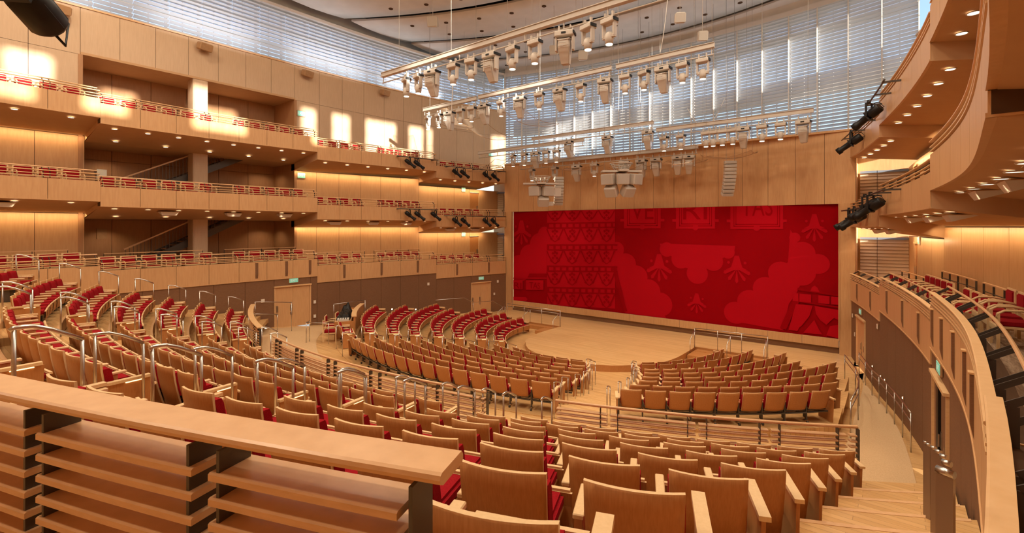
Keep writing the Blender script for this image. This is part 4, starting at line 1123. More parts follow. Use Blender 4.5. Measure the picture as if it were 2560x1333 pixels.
# ------------------------------------------------------------------ clear acoustic reflectors
for i, (px, t, z, w, dp, tx, ty, lab) in enumerate(((1823, -1.5, 9.3, 2.3, 1.5, 4, 0, 'rightmost'), (1706, -1.6, 9.15, 2.1, 1.5, 6, 3, 'second from the right'), (1578, -1.4, 9.1, 2.0, 1.5, 6, 0, 'third from the right'), (1448, -1.6, 9.3, 2.6, 1.5, 6, 0, 'fourth from the right'), (1225, -3.2, 9.7, 2.4, 1.6, 8, -14, 'low over the left stage corner'), (1212, -4.8, 11.7, 2.9, 1.9, 12, 32, 'second from the left'), (1120, -7.2, 12.0, 2.6, 1.6, 10, 34, 'leftmost'), (1330, -3.6, 12.1, 2.6, 1.8, 14, 24, 'third from the left'))):
    o = thing('acoustic_reflector', 'clear curved acoustic reflector panel, %s under the rigging' % lab, 'acoustic panel', (xat(px, t), t, z), 0, 'clear acoustic reflectors'); o.rotation_euler = (radians(tx), radians(ty), 0)
    def rp(u, v): return (u*w/2, v*dp/2, .22*(u*u)-.04+.1*v*v)
    bm = bm_new(); g = [[bm.verts.new(rp(-1+i_/5, -1+j_/3)) for j_ in range(7)] for i_ in range(11)]
    for i_ in range(10):
        for j_ in range(6): bm.faces.new((g[i_][j_], g[i_+1][j_], g[i_+1][j_+1], g[i_][j_+1])).smooth = True
    obj('panel', bm, M['glass'], o)
    bm = bm_new(); ed = [rp(-1+i_/5, -1) for i_ in range(11)]+[rp(1, -1+j_/3) for j_ in range(1, 7)]+[rp(1-i_/5, 1) for i_ in range(1, 11)]+[rp(-1, 1-j_/3) for j_ in range(1, 7)]
    tube(bm, ed, .012, 5); obj('edge_rim', bm, M['box'], o)
    for u, v in ((-.8, -.8), (.8, -.8), (.8, .8), (-.8, .8)):
        p = Vector(rp(u, v)); mw = Matrix.Rotation(radians(ty), 4, 'Y') @ Matrix.Rotation(radians(tx), 4, 'X')
        R_ = o.rotation_euler.to_matrix(); up = R_.inverted() @ Vector((0, 0, 18.4-z-1.2))
        bm = bm_new(); tube(bm, [p, p+up], .006, 4); obj('suspension_wire', bm, M['steel'], o)
# ------------------------------------------------------------------ speaker clusters and line arrays
def cab(o, c, s, rx, rz_, name='cabinet'):
    bm = bm_new(); box(bm, (0, 0, 0), s); bmesh.ops.bevel(bm, geom=bm.edges[:], offset=.05, segments=1, affect='EDGES')
    bm2 = [box(bm, (0, -s[1]/2-.004, 0), (s[0]*.86, .02, s[2]*.86), 0, 1)]
    bmesh.ops.transform(bm, matrix=Matrix.Translation(c) @ Matrix.Rotation(rz_, 4, 'Z') @ Matrix.Rotation(rx, 4, 'X'), verts=bm.verts)
    return obj(name, bm, [M['fixture'], M['grey']], o)
def cluster(px, t, z, label, big):
    o = thing('speaker_cluster', label, 'loudspeaker', (xat(px, t), t, z), radians(38))
    bm = bm_new()
    for a in range(12):
        tube(bm, [(.55*cos(a*pi/6), .55*sin(a*pi/6), .95), (.35*cos(a*pi/6), .35*sin(a*pi/6), .62)], .02, 5)
    tube(bm, [(.58*cos(a*pi/12), .58*sin(a*pi/12), .96) for a in range(25)], .03, 6); tube(bm, [(.42*cos(a*pi/12), .42*sin(a*pi/12), .80) for a in range(25)], .02, 6); obj('ring_truss', bm, M['fixture'], o)
    bm = bm_new(); box(bm, (0, 0, .55), (2.1, .5, .10)); box(bm, (0, 0, .55), (.5, 1.4, .10)); obj('bumper', bm, M['fixture'], o)
    for (cx_, cy_, cz_, rx, rz_) in (((-.72, -.1, .12, 8, -34), (0, -.3, .12, 8, 0), (.72, -.1, .12, 8, 34), (-.5, .1, -.48, 34, -30), (.35, .0, -.48, 34, 20)) if big else ((-.35, -.1, .12, 8, -24), (.4, -.05, .12, 8, 22), (.15, .1, -.46, 36, 5))):
        cab(o, (cx_, cy_, cz_), (.66, .5, .58), radians(rx), radians(rz_))
    if not big:
        bm = bm_new(); box(bm, (1.0, .1, .05), (.4, .4, .5)); obj('side_cabinet', bm, M['fixture'], o); bm = bm_new(); box(bm, (.6, .2, -.62), (.3, .3, .24)); obj('lower_cabinet', bm, M['fixture'], o)
    for q in (-.9, .9):
        bm = bm_new(); tube(bm, [(q, 0, .6), (q, 0, 18.4-z)], .007, 5); obj('suspension_cable', bm, M['steel'], o)
cluster(1553, -3.0, 8.35, 'large light grey speaker cluster hanging over the stage centre', True)
cluster(1352, -3.2, 7.95, 'smaller light grey speaker cluster hanging left of the stage centre', False)
def larray(px, t, z, n, label, tw):
    o = thing('line_array', label, 'loudspeaker', (xat(px, t), t, z), radians(tw))
    y = 0
    for i in range(n):
        a = radians(3.2*i)
        bm = bm_new(); box(bm, (0, 0, 0), (.56, .30, .155)); bmesh.ops.bevel(bm, geom=bm.edges[:], offset=.02, segments=1, affect='EDGES'); box(bm, (0, -.151, 0), (.50, .01, .12), 0, 1)
        bmesh.ops.transform(bm, matrix=Matrix.Translation((0, .012*i*i*.5, -.17*i)) @ Matrix.Rotation(a, 4, 'X'), verts=bm.verts); obj('cabinet', bm, [M['fixture'], M['grey']], o)
    for q in (-.2, .2):
        bm = bm_new(); tube(bm, [(q, 0, .05), (q, 0, 18.4-z)], .01, 5); obj('suspension_cable', bm, M['steel'], o)
larray(1826, -1.2, 9.15, 10, 'light grey line array hanging beside the right reflector', 32); larray(1398, -1.6, 8.95, 10, 'light grey line array hanging just right of the smaller cluster', 40)
for i, (px, t, z, s, nm) in enumerate(((1082, -9, 17.0, .55, 'leftmost'), (1385, -4, 15.9, .5, 'second from the left'), (1457, -4, 15.2, .5, 'third from the left'), (1700, -9, 13.65, .38, 'fourth from the left'), (1756, -4, 14.7, .45, 'rightmost'))):
    o = thing('hanging_speaker', 'small cream box speaker hanging below the ceiling, %s of five' % nm, 'loudspeaker', (xat(px, t), t, z), radians(30))
    cab(o, (0, 0, 0), (s, s*.8, s), radians(14), 0); bm = bm_new(); tube(bm, [(0, 0, s*.4), (0, 0, 18.4-z)], .012, 5); obj('hanger', bm, M['white'], o)
for i, t in enumerate((-22.85, -17.7, -12.5, -7.35)):
    x, y, nx_, ny_ = path(upperw, t, t+.001, 1, -1, .28)[0]
    o = thing('wall_speaker', 'tan box speaker high on the upper left wall, %s from the left' % ORD[i+1], 'loudspeaker', (x, y, 14.62), atan2(ny_, nx_)+pi/2, 'tan box speakers on the upper left wall')
    cab(o, (0, 0, 0), (.62, .36, .36), radians(16), radians(12), 'cabinet').data.materials[0] = M['box']; o.children[0].data.materials[1] = M['box']
    bm = bm_new(); box(bm, (0, .2, 0), (.08, .3, .08)); obj('bracket', bm, M['box'], o)
# white boxes let into the middle balcony soffits
for sd in (-1, 1):
    side = 'left' if sd < 0 else 'right'
    for i, (k, t) in enumerate((('A', -24.6), ('B', -19.6), ('B', -17.0), ('B', -14.6), ('C', -11.9), ('C', -9.6), ('C', -7.4), ('D', -4.2), ('D', -2.2))):
        x, y, nx_, ny_ = path(front, t, t+.001, 1, sd, -.72)[0]; z = BOT[3][k]-.13
        if pj(x, y, z)[2] < .6: continue
        o = thing('soffit_speaker', 'white wedge speaker under the middle %s balcony, %s from the rear' % (side, ORD[i+1]), 'loudspeaker', (x, y, z), atan2(ny_, nx_)-pi/2, 'white wedge speakers under the middle balconies')
        bm = bm_new(); V8 = [(-.34, .30, 0), (.34, .30, 0), (.34, -.25, 0), (-.34, -.25, 0), (-.27, .22, -.15), (.27, .22, -.15), (.27, -.22, -.02), (-.27, -.22, -.02)]
        q = [bm.verts.new(v) for v in V8]
        for f in ((0, 1, 2, 3), (4, 5, 6, 7), (0, 1, 5, 4), (1, 2, 6, 5), (2, 3, 7, 6), (3, 0, 4, 7)): bm.faces.new([q[j] for j in f])
        obj('cabinet', bm, M['white'], o)
        bm = bm_new(); box(bm, (0, .02, .005), (.78, .66, .012)); obj('mounting_plate', bm, M['box'], o)
# ------------------------------------------------------------------ black profile spotlights on pipes along the balcony fronts
def spotlight(x, y, z, rz_, label, group_, sc=1.0, tilt=-36):
    o = thing('profile_spotlight', label, 'spotlight', (x, y, z), rz_, group_)
    o.scale = (sc, sc, sc)
    bm = bm_new(); box(bm, (0, 0, .02), (.06, .07, .10)); obj('clamp', bm, M['black'], o)
    bm = bm_new(); box(bm, (-.13, 0, -.20), (.014, .05, .36)); box(bm, (.13, 0, -.20), (.014, .05, .36)); box(bm, (0, 0, -.02), (.27, .05, .014)); obj('yoke', bm, M['black'], o)
    bm = bm_new(); tube(bm, [(0, .34, 0), (0, .30, 0), (0, .05, 0), (0, .03, 0), (0, -.32, 0), (0, -.34, 0), (0, -.46, 0)], [.10, .13, .13, .095, .085, .11, .11], 14)
    box(bm, (0, .18, .0), (.24, .22, .10)); box(bm, (0, -.02, .0), (.20, .04, .24)); tube(bm, [(.0, .30, -.03), (.07, .42, -.1), (.05, .40, .10), (.0, .34, .16), (-.02, .25, .2)], .012, 5)
    bmesh.ops.transform(bm, matrix=Matrix.Translation((0, 0, -.36)) @ Matrix.Rotation(radians(tilt), 4, 'X'), verts=bm.verts)
    obj('barrel', bm, M['black'], o); return o
def pipe_on(lv, sd, ta, tb, z, label):
    o = thing('lighting_pipe', label, 'lighting pipe', (0, 0, 0))
    bm = bm_new(); pth = path(front, ta, tb, 10, sd, .42); tube(bm, [(p[0], p[1], z) for p in pth], .028, 7); obj('pipe', bm, M['bracket'], o)
    for q in (.08, .5, .92):
        x, y, nx_, ny_ = path(front, ta+(tb-ta)*q, ta+(tb-ta)*q+.001, 1, sd, .2)[0]
        bm = bm_new(); box(bm, (x, y, z), (.45, .05, .05), atan2(ny_, nx_)); obj('arm', bm, M['bracket'], o)
aim = lambda x, y: atan2(-1-y, 0-x)+pi/2
li = 0
for lv, lst in ((4, (('C', 1025, 10.12), ('C', 1047, 10.1), ('D', 1141, 9.78), ('D', 1161, 9.78), ('D', 1217, 9.78), ('D', 1237, 9.74))), (3, (('C', 1025, 6.98), ('C', 1048, 6.98), ('C', 1088, 6.98), ('D', 1142, 6.62), ('D', 1163, 6.62), ('D', 1216, 6.62), ('D', 1236, 6.62)))):
    for i, (k, px, z) in enumerate(lst):
        t = t_on(front, -1, .42, px); x, y, _, _ = path(front, t, t+.001, 1, -1, .42)[0]
        spotlight(x, y, z, aim(x, y), 'black profile spotlight on the %s left balcony front, %s from the left' % (ordl[lv], ORD[i+1]), 'black spotlights on the %s left balcony front' % ordl[lv], .95, 38)
for lv, zc, zd in ((4, 10.14, 9.82), (3, 7.02, 6.66)):
    pipe_on(lv, -1, -8.6, -5.75, zc, 'dark lighting pipe along the %s left balcony front, third bay' % ordl[lv]); pipe_on(lv, -1, -5.3, -.3, zd, 'dark lighting pipe along the %s left balcony front, stage bay' % ordl[lv])
    pipe_on(lv, 1, -9.4, -5.8, zc, 'dark lighting pipe along the %s right balcony front, third bay' % ordl[lv]); pipe_on(lv, 1, -5.3, -.6, zd, 'dark lighting pipe along the %s right balcony front, stage bay' % ordl[lv])
for lab, px, lv, z in (('upper black profile spotlight on the top right balcony front', 2172, 4, 10.14), ('lower black profile spotlight on the top right balcony front', 2128, 4, 9.82), ('black profile spotlight nearest the camera on the middle right balcony front', 2176, 3, 7.02), ('second black profile spotlight on the middle right balcony front', 2162, 3, 7.02), ('third black profile spotlight on the middle right balcony front', 2136, 3, 6.66), ('black profile spotlight nearest the stage on the middle right balcony front', 2122, 3, 6.66)):
    t = t_on(front, 1, .42, px); x, y, _, _ = path(front, t, t+.001, 1, 1, .42)[0]
    spotlight(x, y, z, aim(x, y), lab, 'black spotlights on the right balcony fronts', 1.25, 34)
o = spotlight(5.62, -26.2, 8.47, radians(50), 'black spotlight barrel cut by the top left corner of the view', None, 1.25, -24)
# ------------------------------------------------------------------ landing stairs (dark steel flights behind the left and right opening)
for sd in (-1, 1):
    side = 'left' if sd < 0 else 'right'
    for lv, z0, rise in ((2, FL[2]['B'], 3.2), (3, FL[3]['B'], 3.2)):
        o = thing('staircase', 'dark steel staircase in the %s recess at the %s balcony' % (side, ordl[lv]), 'stairs', (0, 0, 0))
        y0, y1 = -20.6, -14.2; n = 19
        bm = bm_new()
        for i in range(n): box(bm, (sd*16.0, y0+(y1-y0)*(i+.5)/n, z0+rise*(i+1)/n), (1.1, .30, .04))
        obj('tread', bm, M['lobby'], o)
        ang = atan2(rise, y1-y0); Ls = hypot(rise, y1-y0)
        bm = bm_new()
        for q in (15.45, 16.55): box(bm, (sd*q, (y0+y1)/2, z0+rise/2+.02), (.05, Ls, .32), 0, 0, Matrix.Rotation(ang, 4, 'X'))
        obj('stringer', bm, M['bracket'], o)
        bm = bm_new(); box(bm, (sd*15.42, (y0+y1)/2, z0+rise/2+1.05), (.06, Ls, .06), 0, 0, Matrix.Rotation(ang, 4, 'X')); obj('handrail', bm, M['rail'], o)
        bm = bm_new()
        for i in range(46):
            u = (i+.5)/46; box(bm, (sd*15.42, y0+(y1-y0)*u, z0+rise*u+.58), (.014, .014, .9))
        obj('balusters', bm, M['bracket'], o)
for lab, z, m in (('small white paper notice on the recess wall at the middle left balcony', FL[3]['B']+1.25, 'switch'), ('grey plaque on the recess wall at the lowest left balcony', FL[2]['B']+1.75, 'box')):
    o = thing('wall_notice', lab, 'notice', (-16.98, -21.05, z)); bm = bm_new(); box(bm, (0, 0, 0), (.03, .36, .48)); obj('sheet', bm, M[m], o)
# ------------------------------------------------------------------ sound desk in the left rear corner of the front seating
o = thing('sound_desk', 'curved light wood sound desk behind the left front seats', 'desk', (0, 0, 0))
DC = (-3.02)
def dk_pt(a, r): return (r*sin(radians(a)), DC-r*cos(radians(a)))
def darc(r0, r1, a0, a1, z0, z1, n=14):
    bm = bm_new(); pth = [(0, 0, sin(radians(a0+(a1-a0)*i/n)), -cos(radians(a0+(a1-a0)*i/n))) for i in range(n+1)]
    pth = [(r0*p[2], DC+r0*p[3], p[2], p[3]) for p in pth]; sweep(bm, pth, rect(0, r1-r0, z0, z1)); return bm
obj('front_screen', darc(13.33, 13.41, -48, -32.4, .85, 1.95), M['seatwood'], o)
obj('top_ledge', darc(13.28, 13.5, -48, -32.3, 1.95, 1.99), M['plank'], o)
obj('worktop', darc(13.5, 14.2, -47.5, -32.6, 1.68, 1.72), M['plank'], o)
obj('shelf', darc(13.5, 14.15, -47.3, -33, 1.50, 1.53), M['plank'], o)
for a, nm in ((-32.3, 'near'), (-47.9, 'far')):
    bm = bm_new(); x, y = dk_pt(a, 13.8); box(bm, (x, y, 1.3), (.05, .82, .95), radians(a)); obj('side_panel', bm, M['seatwood'], o)
bm = bm_new(); x, y = dk_pt(-44, 15.05)
for i in range(8): pass
cv = thing('covered_mixer', 'lumpy black cover draped over the equipment on the sound desk', 'equipment cover', (*dk_pt(-39, 13.85), 1.722), radians(-39))
bm = bm_new(); nx_, ny_ = 26, 12
def hgt(u, v):
    e = min(1, 6*u, 6*(1-u), 5*v, 5*(1-v)); return max(0, e)*(.16+.16*abs(sin(7*u+1))*abs(cos(5*v))+.30*math.exp(-((u-.18)/.09)**2-((v-.5)/.3)**2)+.07*sin(23*u)*sin(17*v))
g = [[bm.verts.new((-1.0+2.0*i/nx_, -.30+.62*j/ny_, hgt(i/nx_, j/ny_))) for j in range(ny_+1)] for i in range(nx_+1)]
for i in range(nx_):
    for j in range(ny_): bm.faces.new((g[i][j], g[i+1][j], g[i+1][j+1], g[i][j+1])).smooth = True
obj('cover', bm, M['black'], cv)
o = thing('mixing_console', 'small grey mixing console at the near end of the sound desk', 'audio console', (*dk_pt(-34.2, 13.85), 1.722), radians(-34.6))
bm = bm_new(); box(bm, (0, 0, .05), (.42, .5, .10)); obj('body', bm, M['grey'], o)
bm = bm_new()
for i in range(6):
    for j in range(4): box(bm, (-.15+.06*i, -.15+.1*j, .105), (.02, .03, .02))
obj('faders', bm, M['black'], o)
#@@EQUIP_END@@
# ------------------------------------------------------------------ clerestory windows, blinds
def blind(name, pts, z0, z1, label, i, tilt=36):
    """one venetian blind between two plan points (normal towards the hall), slats tilted"""
    (xa, ya), (xb, yb) = pts
    L = hypot(xb-xa, yb-ya); rz = atan2(yb-ya, xb-xa)
    o = thing('window_blind', label, 'blind', ((xa+xb)/2, (ya+yb)/2, z0), rz, 'clerestory venetian blinds')
    bm = bm_new(); n = int((z1-z0)/.19)
    for j in range(n):
        z = (j+.5)*(z1-z0)/n
        tl = Matrix.Rotation(radians(tilt), 4, 'X')
        box(bm, (0, 0, z), (L-.012, .20, .006), 0, 0, tl)
    obj('slats', bm, M['slat'], o)
    bm = bm_new(); box(bm, (0, 0, z1-z0-.03), (L-.02, .1, .07)); box(bm, (0, 0, .02), (L-.02, .06, .03)); obj('head_rail', bm, M['white'], o)
def wcurve(nm, pts, z0, z1, labelf):
    bmF = bm_new()
    for i, (a, b) in enumerate(zip(pts, pts[1:])):
        blind('window_blind', (a, b), z0+.02, z1-.02, labelf(i), i)
        rz = atan2(b[1]-a[1], b[0]-a[0])
        box(bmF, (a[0], a[1], (z0+z1)/2), (.06, .16, z1-z0), rz)
    return bmF
N_L = 24
ptsL = [(-upperw(t)-.25, t) for t in [-30.0+33.0*i/N_L for i in range(N_L+1)]]
def vis_l(i): return True
bm = bm_new()
def add_frames(bm, pts, z0, z1, out):
    for a, b in zip(pts, pts[1:]):
        rz = atan2(b[1]-a[1], b[0]-a[0]); L = hypot(b[0]-a[0], b[1]-a[1])
        ox, oy = out(a, b)
        box(bm, (a[0]+ox, a[1]+oy, (z0+z1)/2), (.10, .12, z1-z0), rz)
        for q in (.33, .66): box(bm, ((a[0]+b[0])/2+ox, (a[1]+b[1])/2+oy, z0+(z1-z0)*q), (L, .06, .06), rz)
        box(bm, ((a[0]+b[0])/2+ox, (a[1]+b[1])/2+oy, (z0+z1)/2), (.05, .06, z1-z0), rz)
for i, (a, b) in enumerate(zip(ptsL, ptsL[1:])):
    if pj(a[0], a[1], 15)[0] < -500 and pj(b[0], b[1], 15)[0] < -500: continue
    blind('b', (b, a), 15.05, 18.05, 'white venetian blind, left clerestory, %s bay from the stage corner' % (ORD[N_L-i] if N_L-i < 19 else 'far rear'), i)
add_frames(bm, ptsL, 15.0, 18.1, lambda a, b: (-.5, 0))
struct('window_1', bm, M['white'])
# stage side clerestory (tall, bowed)
def ys_(x): return 3.0+1.9*(1-(x/12.7)**2)
NB = 18
ptsS = [(-12.6+25.2*i/NB, ys_(-12.6+25.2*i/NB)) for i in range(NB+1)]
for i, (a, b) in enumerate(zip(ptsS, ptsS[1:])):
    blind('b', (b, a), 10.3, 18.0, 'tall white venetian blind above the stage, %s from the left' % ORD[i+1], i)
bm = bm_new(); add_frames(bm, ptsS, 10.2, 18.1, lambda a, b: (0, .5))
for a in ptsS: box(bm, (a[0], a[1]-.02, 14.1), (.05, .2, 7.8))
for zz, hh in ((13.9, 1.1), (17.0, .25)):
    for a, b in zip(ptsS, ptsS[1:]): box(bm, ((a[0]+b[0])/2, (a[1]+b[1])/2+1.2, zz), (hypot(b[0]-a[0], b[1]-a[1])+.02, .3, hh), atan2(b[1]-a[1], b[0]-a[0]))
struct('window_2', bm, M['white'])
bm = bm_new()
for a, b in zip(ptsS, ptsS[1:]): box(bm, ((a[0]+b[0])/2, (a[1]+b[1])/2-.05, 17.95), (hypot(b[0]-a[0], b[1]-a[1])+.02, .3, .28), atan2(b[1]-a[1], b[0]-a[0]))
for a, b in zip(ptsL, ptsL[1:]): box(bm, ((a[0]+b[0])/2+.1, (a[1]+b[1])/2, 18.02), (hypot(b[0]-a[0], b[1]-a[1])+.02, .3, .16), atan2(b[1]-a[1], b[0]-a[0]))
struct('trim_9', bm, M['white'])
bm = bm_new()
for a, b in zip(ptsS, ptsS[1:]): box(bm, ((a[0]+b[0])/2, (a[1]+b[1])/2+.1, 18.9), (hypot(b[0]-a[0], b[1]-a[1])+.05, .2, 1.7), atan2(b[1]-a[1], b[0]-a[0]))
for sd in (-1, 1): box(bm, (sd*15.45, -16.4, 18.9), (.3, 40, 1.8)); box(bm, (sd*13.9, 3.4, 18.9), (3.2, .3, 1.8))
struct('wall_clerestory_band', bm, M['ceil'])
# right clerestory: masonry piers and clear panes, openings spaced to shape the sun patches indoors
bm = bm_new()
wins = []
t = -30.5
wlist = [(-33.6, -32.3), (-31.0, -29.7), (-27.4, -25.2), (-21.9, -21.1), (-20.0, -18.9), (-17.7, -15.5), (-14.4, -13.3), (-12.9, -12.5), (-7.0, -5.6), (-3.6, -1.2), (-.6, 2.6)]
edges = [-36]+[e for w in wlist for e in w]+[3.2]
for i in range(0, len(edges), 2):
    a, b = edges[i], edges[i+1]; box(bm, (15.3, (a+b)/2, 16.55), (.12, b-a, 3.1))
for a, b in wlist:
    box(bm, (15.3, (a+b)/2, 18.06), (.12, b-a, .1)); box(bm, (15.3, (a+b)/2, 15.0), (.12, b-a, .08))
struct('window_3', bm, M['white'])
bm = bm_new()
for a, b in wlist:
    n = max(2, round((b-a)/.6))
    for i in range(n+1): box(bm, (15.35, a+(b-a)*i/n, 16.5), (.05, .035, 3.0))
    for z in (15.7, 16.4, 17.1): box(bm, (15.35, (a+b)/2, z), (.05, b-a, .03))
struct('window_4', bm, M['white'])
# end wall shutters beyond the side balconies
for sd in (-1, 1):
    side = 'left' if sd < 0 else 'right'
    for lv in (2, 3):
        z0 = FL[lv]['D']; z1 = BOT[lv+1]['D']-.5
        o = thing('shutter', 'beige louvred shutter at the stage end of the %s %s balcony' % (ordl[lv], side), 'shutter', (sd*11.3, 1.62, z0))
        bm = bm_new(); n = 14
        for j in range(n):
            z = (j+.5)*(z1-z0-.1)/n; tl = Matrix.Rotation(radians(-22), 4, 'X'); box(bm, (0, 0, z), (1.8, .02, (z1-z0)/n*1.05), 0, 0, tl)
        obj('slats', bm, M['wslat'], o)
        bm = bm_new(); box(bm, (0, -.06, z1-z0-.05), (1.8, .1, .1)); obj('head_box', bm, M['shade'], o)
        bm = bm_new(); box(bm, (-.25, -.1, (z1-z0)/2), (.02, .02, z1-z0)); obj('mullion', bm, M['bracket'], o)
    bm = bm_new(); box(bm, (sd*11.4, 1.8, 5.2), (2.6, .1, 10.4)); struct('wall_%s_end' % side, bm, M['panel'])

# ------------------------------------------------------------------ ceiling with curved panels and dark slots
bm = bm_new(); box(bm, (0, -16, 19.6), (34, 42, .2)); struct('ceiling', bm, M['black'])
def cloud(j, yfar, ynear, z, bow, tipz):
    bm = bm_new(); nx, ny = 24, 4
    def P_(i, k):
        x = -14.6+29.2*i/nx; u = x/14.6
        ya = yfar+bow*(1-u*u); yb = ynear+bow*(1-u*u)
        return (x, yb+(ya-yb)*k/ny, z-.12*sin(pi*k/ny))
    g = [[bm.verts.new(P_(i, k)) for k in range(ny+1)] for i in range(nx+1)]
    h = [[bm.verts.new((v.co.x, v.co.y, v.co.z+.12)) for v in c] for c in g]
    for i in range(nx):
        for k in range(ny):
            bm.faces.new((g[i][k], g[i+1][k], g[i+1][k+1], g[i][k+1])).smooth = True; bm.faces.new((h[i][k], h[i+1][k], h[i+1][k+1], h[i][k+1]))
    for i in range(nx):
        for k in (0, ny): bm.faces.new((g[i][k], g[i+1][k], h[i+1][k], h[i][k]))
    struct('ceiling_cloud', bm, M['ceil'])
cl = [(-9.8-4.7*(6-j)+.25, -9.8-4.7*(5-j)-.25) for j in range(9)]
for j, (a, b) in enumerate(cl): cloud(j, b, a, 18.62, 4.8, .0)
bm = bm_new(); nn = 0
for j, (a, b) in enumerate(cl[2:]):
    for i in range(13):
        for q in (.25, .7):
            x = -12+2*i+(.9 if q > .5 else 0)
            if abs(x) > 13.4: continue
            u = x/14.6; y = a+(b-a)*q+4.8*(1-u*u); z = 18.62-.12*sin(pi*q)
            m = Matrix.Translation((x, y, z-.01)); bmesh.ops.create_cone(bm, cap_ends=True, segments=10, radius1=.13, radius2=.13, depth=.03, matrix=m)
struct('ceiling_apertures', bm, M['gap'])
# ------------------------------------------------------------------ downlights in the balcony soffits
def downlight(x, y, z, label, grp_):
    o = thing('downlight', label, 'light', (x, y, z), 0, grp_)
    bm = bm_new(); bmesh.ops.create_cone(bm, cap_ends=True, segments=14, radius1=.085, radius2=.085, depth=.02); obj('lens', bm, M['lens'], o)
    bm = bm_new(); tube(bm, [(.1*cos(a*pi/8), .1*sin(a*pi/8), -.004) for a in range(17)], .012, 5); obj('trim_ring', bm, M['white'], o)
WARM = (1, .74, .46)
def spot(x, y, z, e, ang=100, dirv=(0, 0, -1), col=WARM, rad=.08, blend=.7):
    l = bpy.data.lights.new('spot_lamp', 'SPOT'); l.energy = e; l.spot_size = radians(ang); l.spot_blend = blend; l.color = col; l.shadow_soft_size = rad
    o = bpy.data.objects.new('spot_lamp', l); COL.objects.link(o); o.location = (x, y, z)
    o.rotation_euler = Vector(dirv).to_track_quat('-Z', 'Y').to_euler(); return o
cnt = 0
for lv in (3, 4):
    for sd in (-1, 1):
        side = 'left' if sd < 0 else 'right'
        for k, t0, t1 in SEC:
            n = {'A': 6, 'B': 8, 'C': 6, 'D': 5}[k]
            for i in range(n):
                t = t0+(t1-t0)*(i+.5)/n
                x, y, nx, ny = path(front, t, t+.001, 1, sd, -.42)[0]
                z = BOT[lv][k]-.43*.42/2.45-.005
                px, py, d = pj(x, y, z)
                if d < .3 or px < -60 or px > 2620 or py < -60: continue
                downlight(x, y, z, 'round downlight, %s from the rear under the %s %s balcony, %s' % (ORD[i+1], ordl[lv], side, secn[k]), 'downlights under the %s %s balcony' % (ordl[lv], side))
                if i % 2 == 0: spot(x, y, z-.04, 120 if lv == 3 else 80, 125)
            if k == 'B':
                for i in range(5):
                    t = t0+(t1-t0)*(i+.5)/5; x = sd*14.1; z = BOT[lv][k]-.36
                    downlight(x, t, z, 'downlight in the back row, %s from the rear, %s %s balcony landing' % (ORD[i+1], ordl[lv], side), 'rear downlights of the landing bays')
            # cove light washing the wall top
            if k != 'B':
                zt = BOT[lv][k]-.47
                nn_ = 2
                for q in range(nn_):
                    ta = t0+(t1-t0)*(q+.5)/nn_; x, y, nx, ny = path(backw, ta, ta+.001, 1, sd, .30)[0]
                    L = (t1-t0)/nn_
                    l = bpy.data.lights.new('cove_lamp', 'AREA'); l.shape = 'RECTANGLE'; l.size = .12; l.size_y = L; l.energy = (66 if k != 'A' else 62)*L/4; l.color = (1, .70, .38)
                    o = bpy.data.objects.new('cove_lamp', l); COL.objects.link(o); o.location = (x, y, zt)
                    tq = Vector((-nx*.35, -ny*.35, -1)).to_track_quat('-Z', 'Y'); rz = atan2(ny, nx)
                    o.matrix_world = Matrix.Translation((x, y, zt)) @ Matrix.Rotation(rz, 4, 'Z') @ Matrix.Rotation(radians(34), 4, 'Y')
# ------------------------------------------------------------------ house lights in the ceiling, rig spots, added sill uplights
def area(x, y, z, e, sx, sy, col=WARM, d=(0, 0, -1)):
    l = bpy.data.lights.new('area_lamp', 'AREA'); l.shape = 'RECTANGLE'; l.size = sx; l.size_y = sy; l.energy = e; l.color = col
    o = bpy.data.objects.new('area_lamp', l); COL.objects.link(o); o.location = (x, y, z); o.rotation_euler = Vector(d).to_track_quat('-Z', 'Y').to_euler(); return o
for x, y in ((-9, -29), (0, -29), (9, -29), (-10, -23), (-2, -22), (6, -22), (11, -20), (-4, -16), (4, -15), (11, -13), (9, -8.5)):
    area(x, y, 18.4, 1150, 1.0, 1.0, (1, .83, .62))
for px, t, z in ((1046, -14, 11.2), (1281, -14, 11.2), (1523, -14, 11.2), (1097, -8.4, 11.35), (1253, -8.4, 11.35), (1452, -8.4, 11.35), (1610, -8.4, 11.35), (1757, -8.4, 11.35), (1365, -2.0, 9.8), (1702, -2.0, 9.8), (1905, -2.0, 9.8)):
    spot(xat(px, t), t, z, 1900 if t > -5 else 1100, 95, (0, -.1, -1), (1, .83, .60), .12, .8)
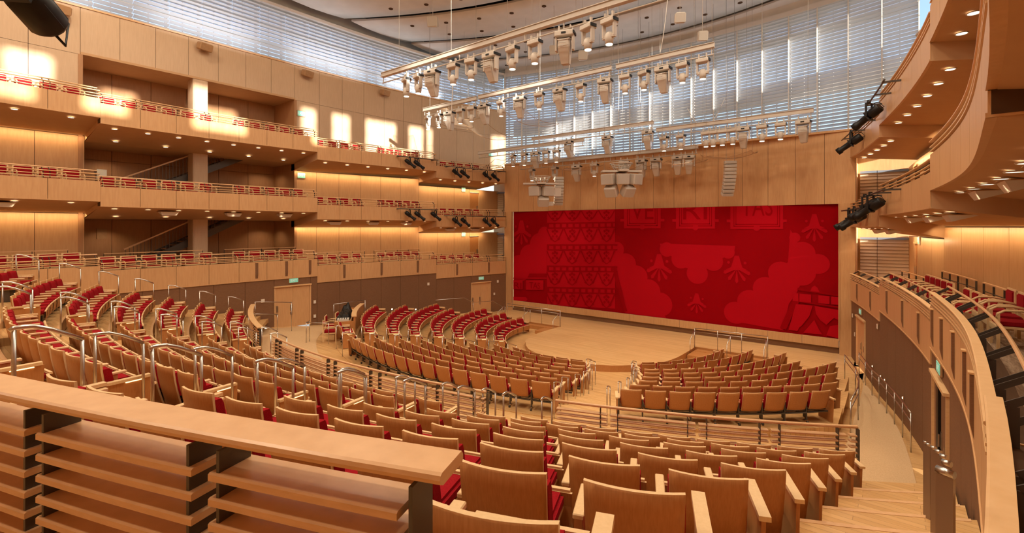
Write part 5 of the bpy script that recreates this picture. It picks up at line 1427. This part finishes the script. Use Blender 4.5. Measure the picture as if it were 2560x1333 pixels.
for sd in (-1, 1):  # added uplights on the side sills, supplying bounce the ceiling lacks
    for y in (-24, -17.5, -11, -5):
        area(sd*13.9, y, 15.25, 130, .3, 4.5, (.97, .97, 1), (-sd*.55, 0, 1)).rotation_euler = (pi, sd*radians(29), 0)
for x in (-7, 0, 7): area(x, 1.2, 10.7, 230, 4.5, .3, (.97, .97, 1), (0, -.35, 1))  # more added uplights, over the stage wall, to lighten the ceiling
# added spots without fixtures, filling in bounced light in the landings
for sd in (-1, 1):
    for lv in (2, 3):
        for y in (-21, -14.0):
            spot(sd*16.2, y, FL[lv]['B']+2.2, 90, 140)
# daylight
w = bpy.data.worlds.new('World'); SC.world = w; w.use_nodes = True; nt = w.node_tree
bg = nt.nodes['Background']; sky = nt.nodes.new('ShaderNodeTexSky'); sky.sky_type = 'NISHITA'; sky.sun_disc = False; sky.sun_elevation = radians(25); sky.sun_rotation = radians(90)
nt.links.new(sky.outputs[0], bg.inputs[0]); bg.inputs[1].default_value = 1.0
s = bpy.data.lights.new('sun', 'SUN'); s.energy = 48; s.angle = radians(.9); s.color = (1, .92, .80)
so = bpy.data.objects.new('sun', s); COL.objects.link(so); so.location = (40, -10, 30)
so.rotation_euler = Vector((-29.3, 9.0, -5.15)).to_track_quat('-Z', 'Y').to_euler()
# ------------------------------------------------------------------ camera
cam = bpy.data.cameras.new('camera'); co = bpy.data.objects.new('camera', cam); COL.objects.link(co); SC.camera = co
cam.sensor_width = 36; cam.lens = 36*F/2560; cam.shift_y = -(666.5-HOR)/2560; cam.clip_start = .05; cam.clip_end = 300
co.location = (CX, CY, EYE)
co.matrix_world = Matrix.Translation((CX, CY, EYE)) @ Matrix(((RT[0], 0, -FW[0], 0), (RT[1], 0, -FW[1], 0), (0, 1, 0, 0), (0, 0, 0, 1)))
SC.view_settings.view_transform = 'Standard'; SC.view_settings.look = 'None'; SC.view_settings.gamma = 1; SC.view_settings.use_curve_mapping = False
SC.view_settings.exposure = -1.52
SC.cycles.max_bounces = 6; SC.cycles.diffuse_bounces = 4; SC.cycles.glossy_bounces = 3; SC.cycles.transparent_max_bounces = 12; SC.cycles.sample_clamp_indirect = 6
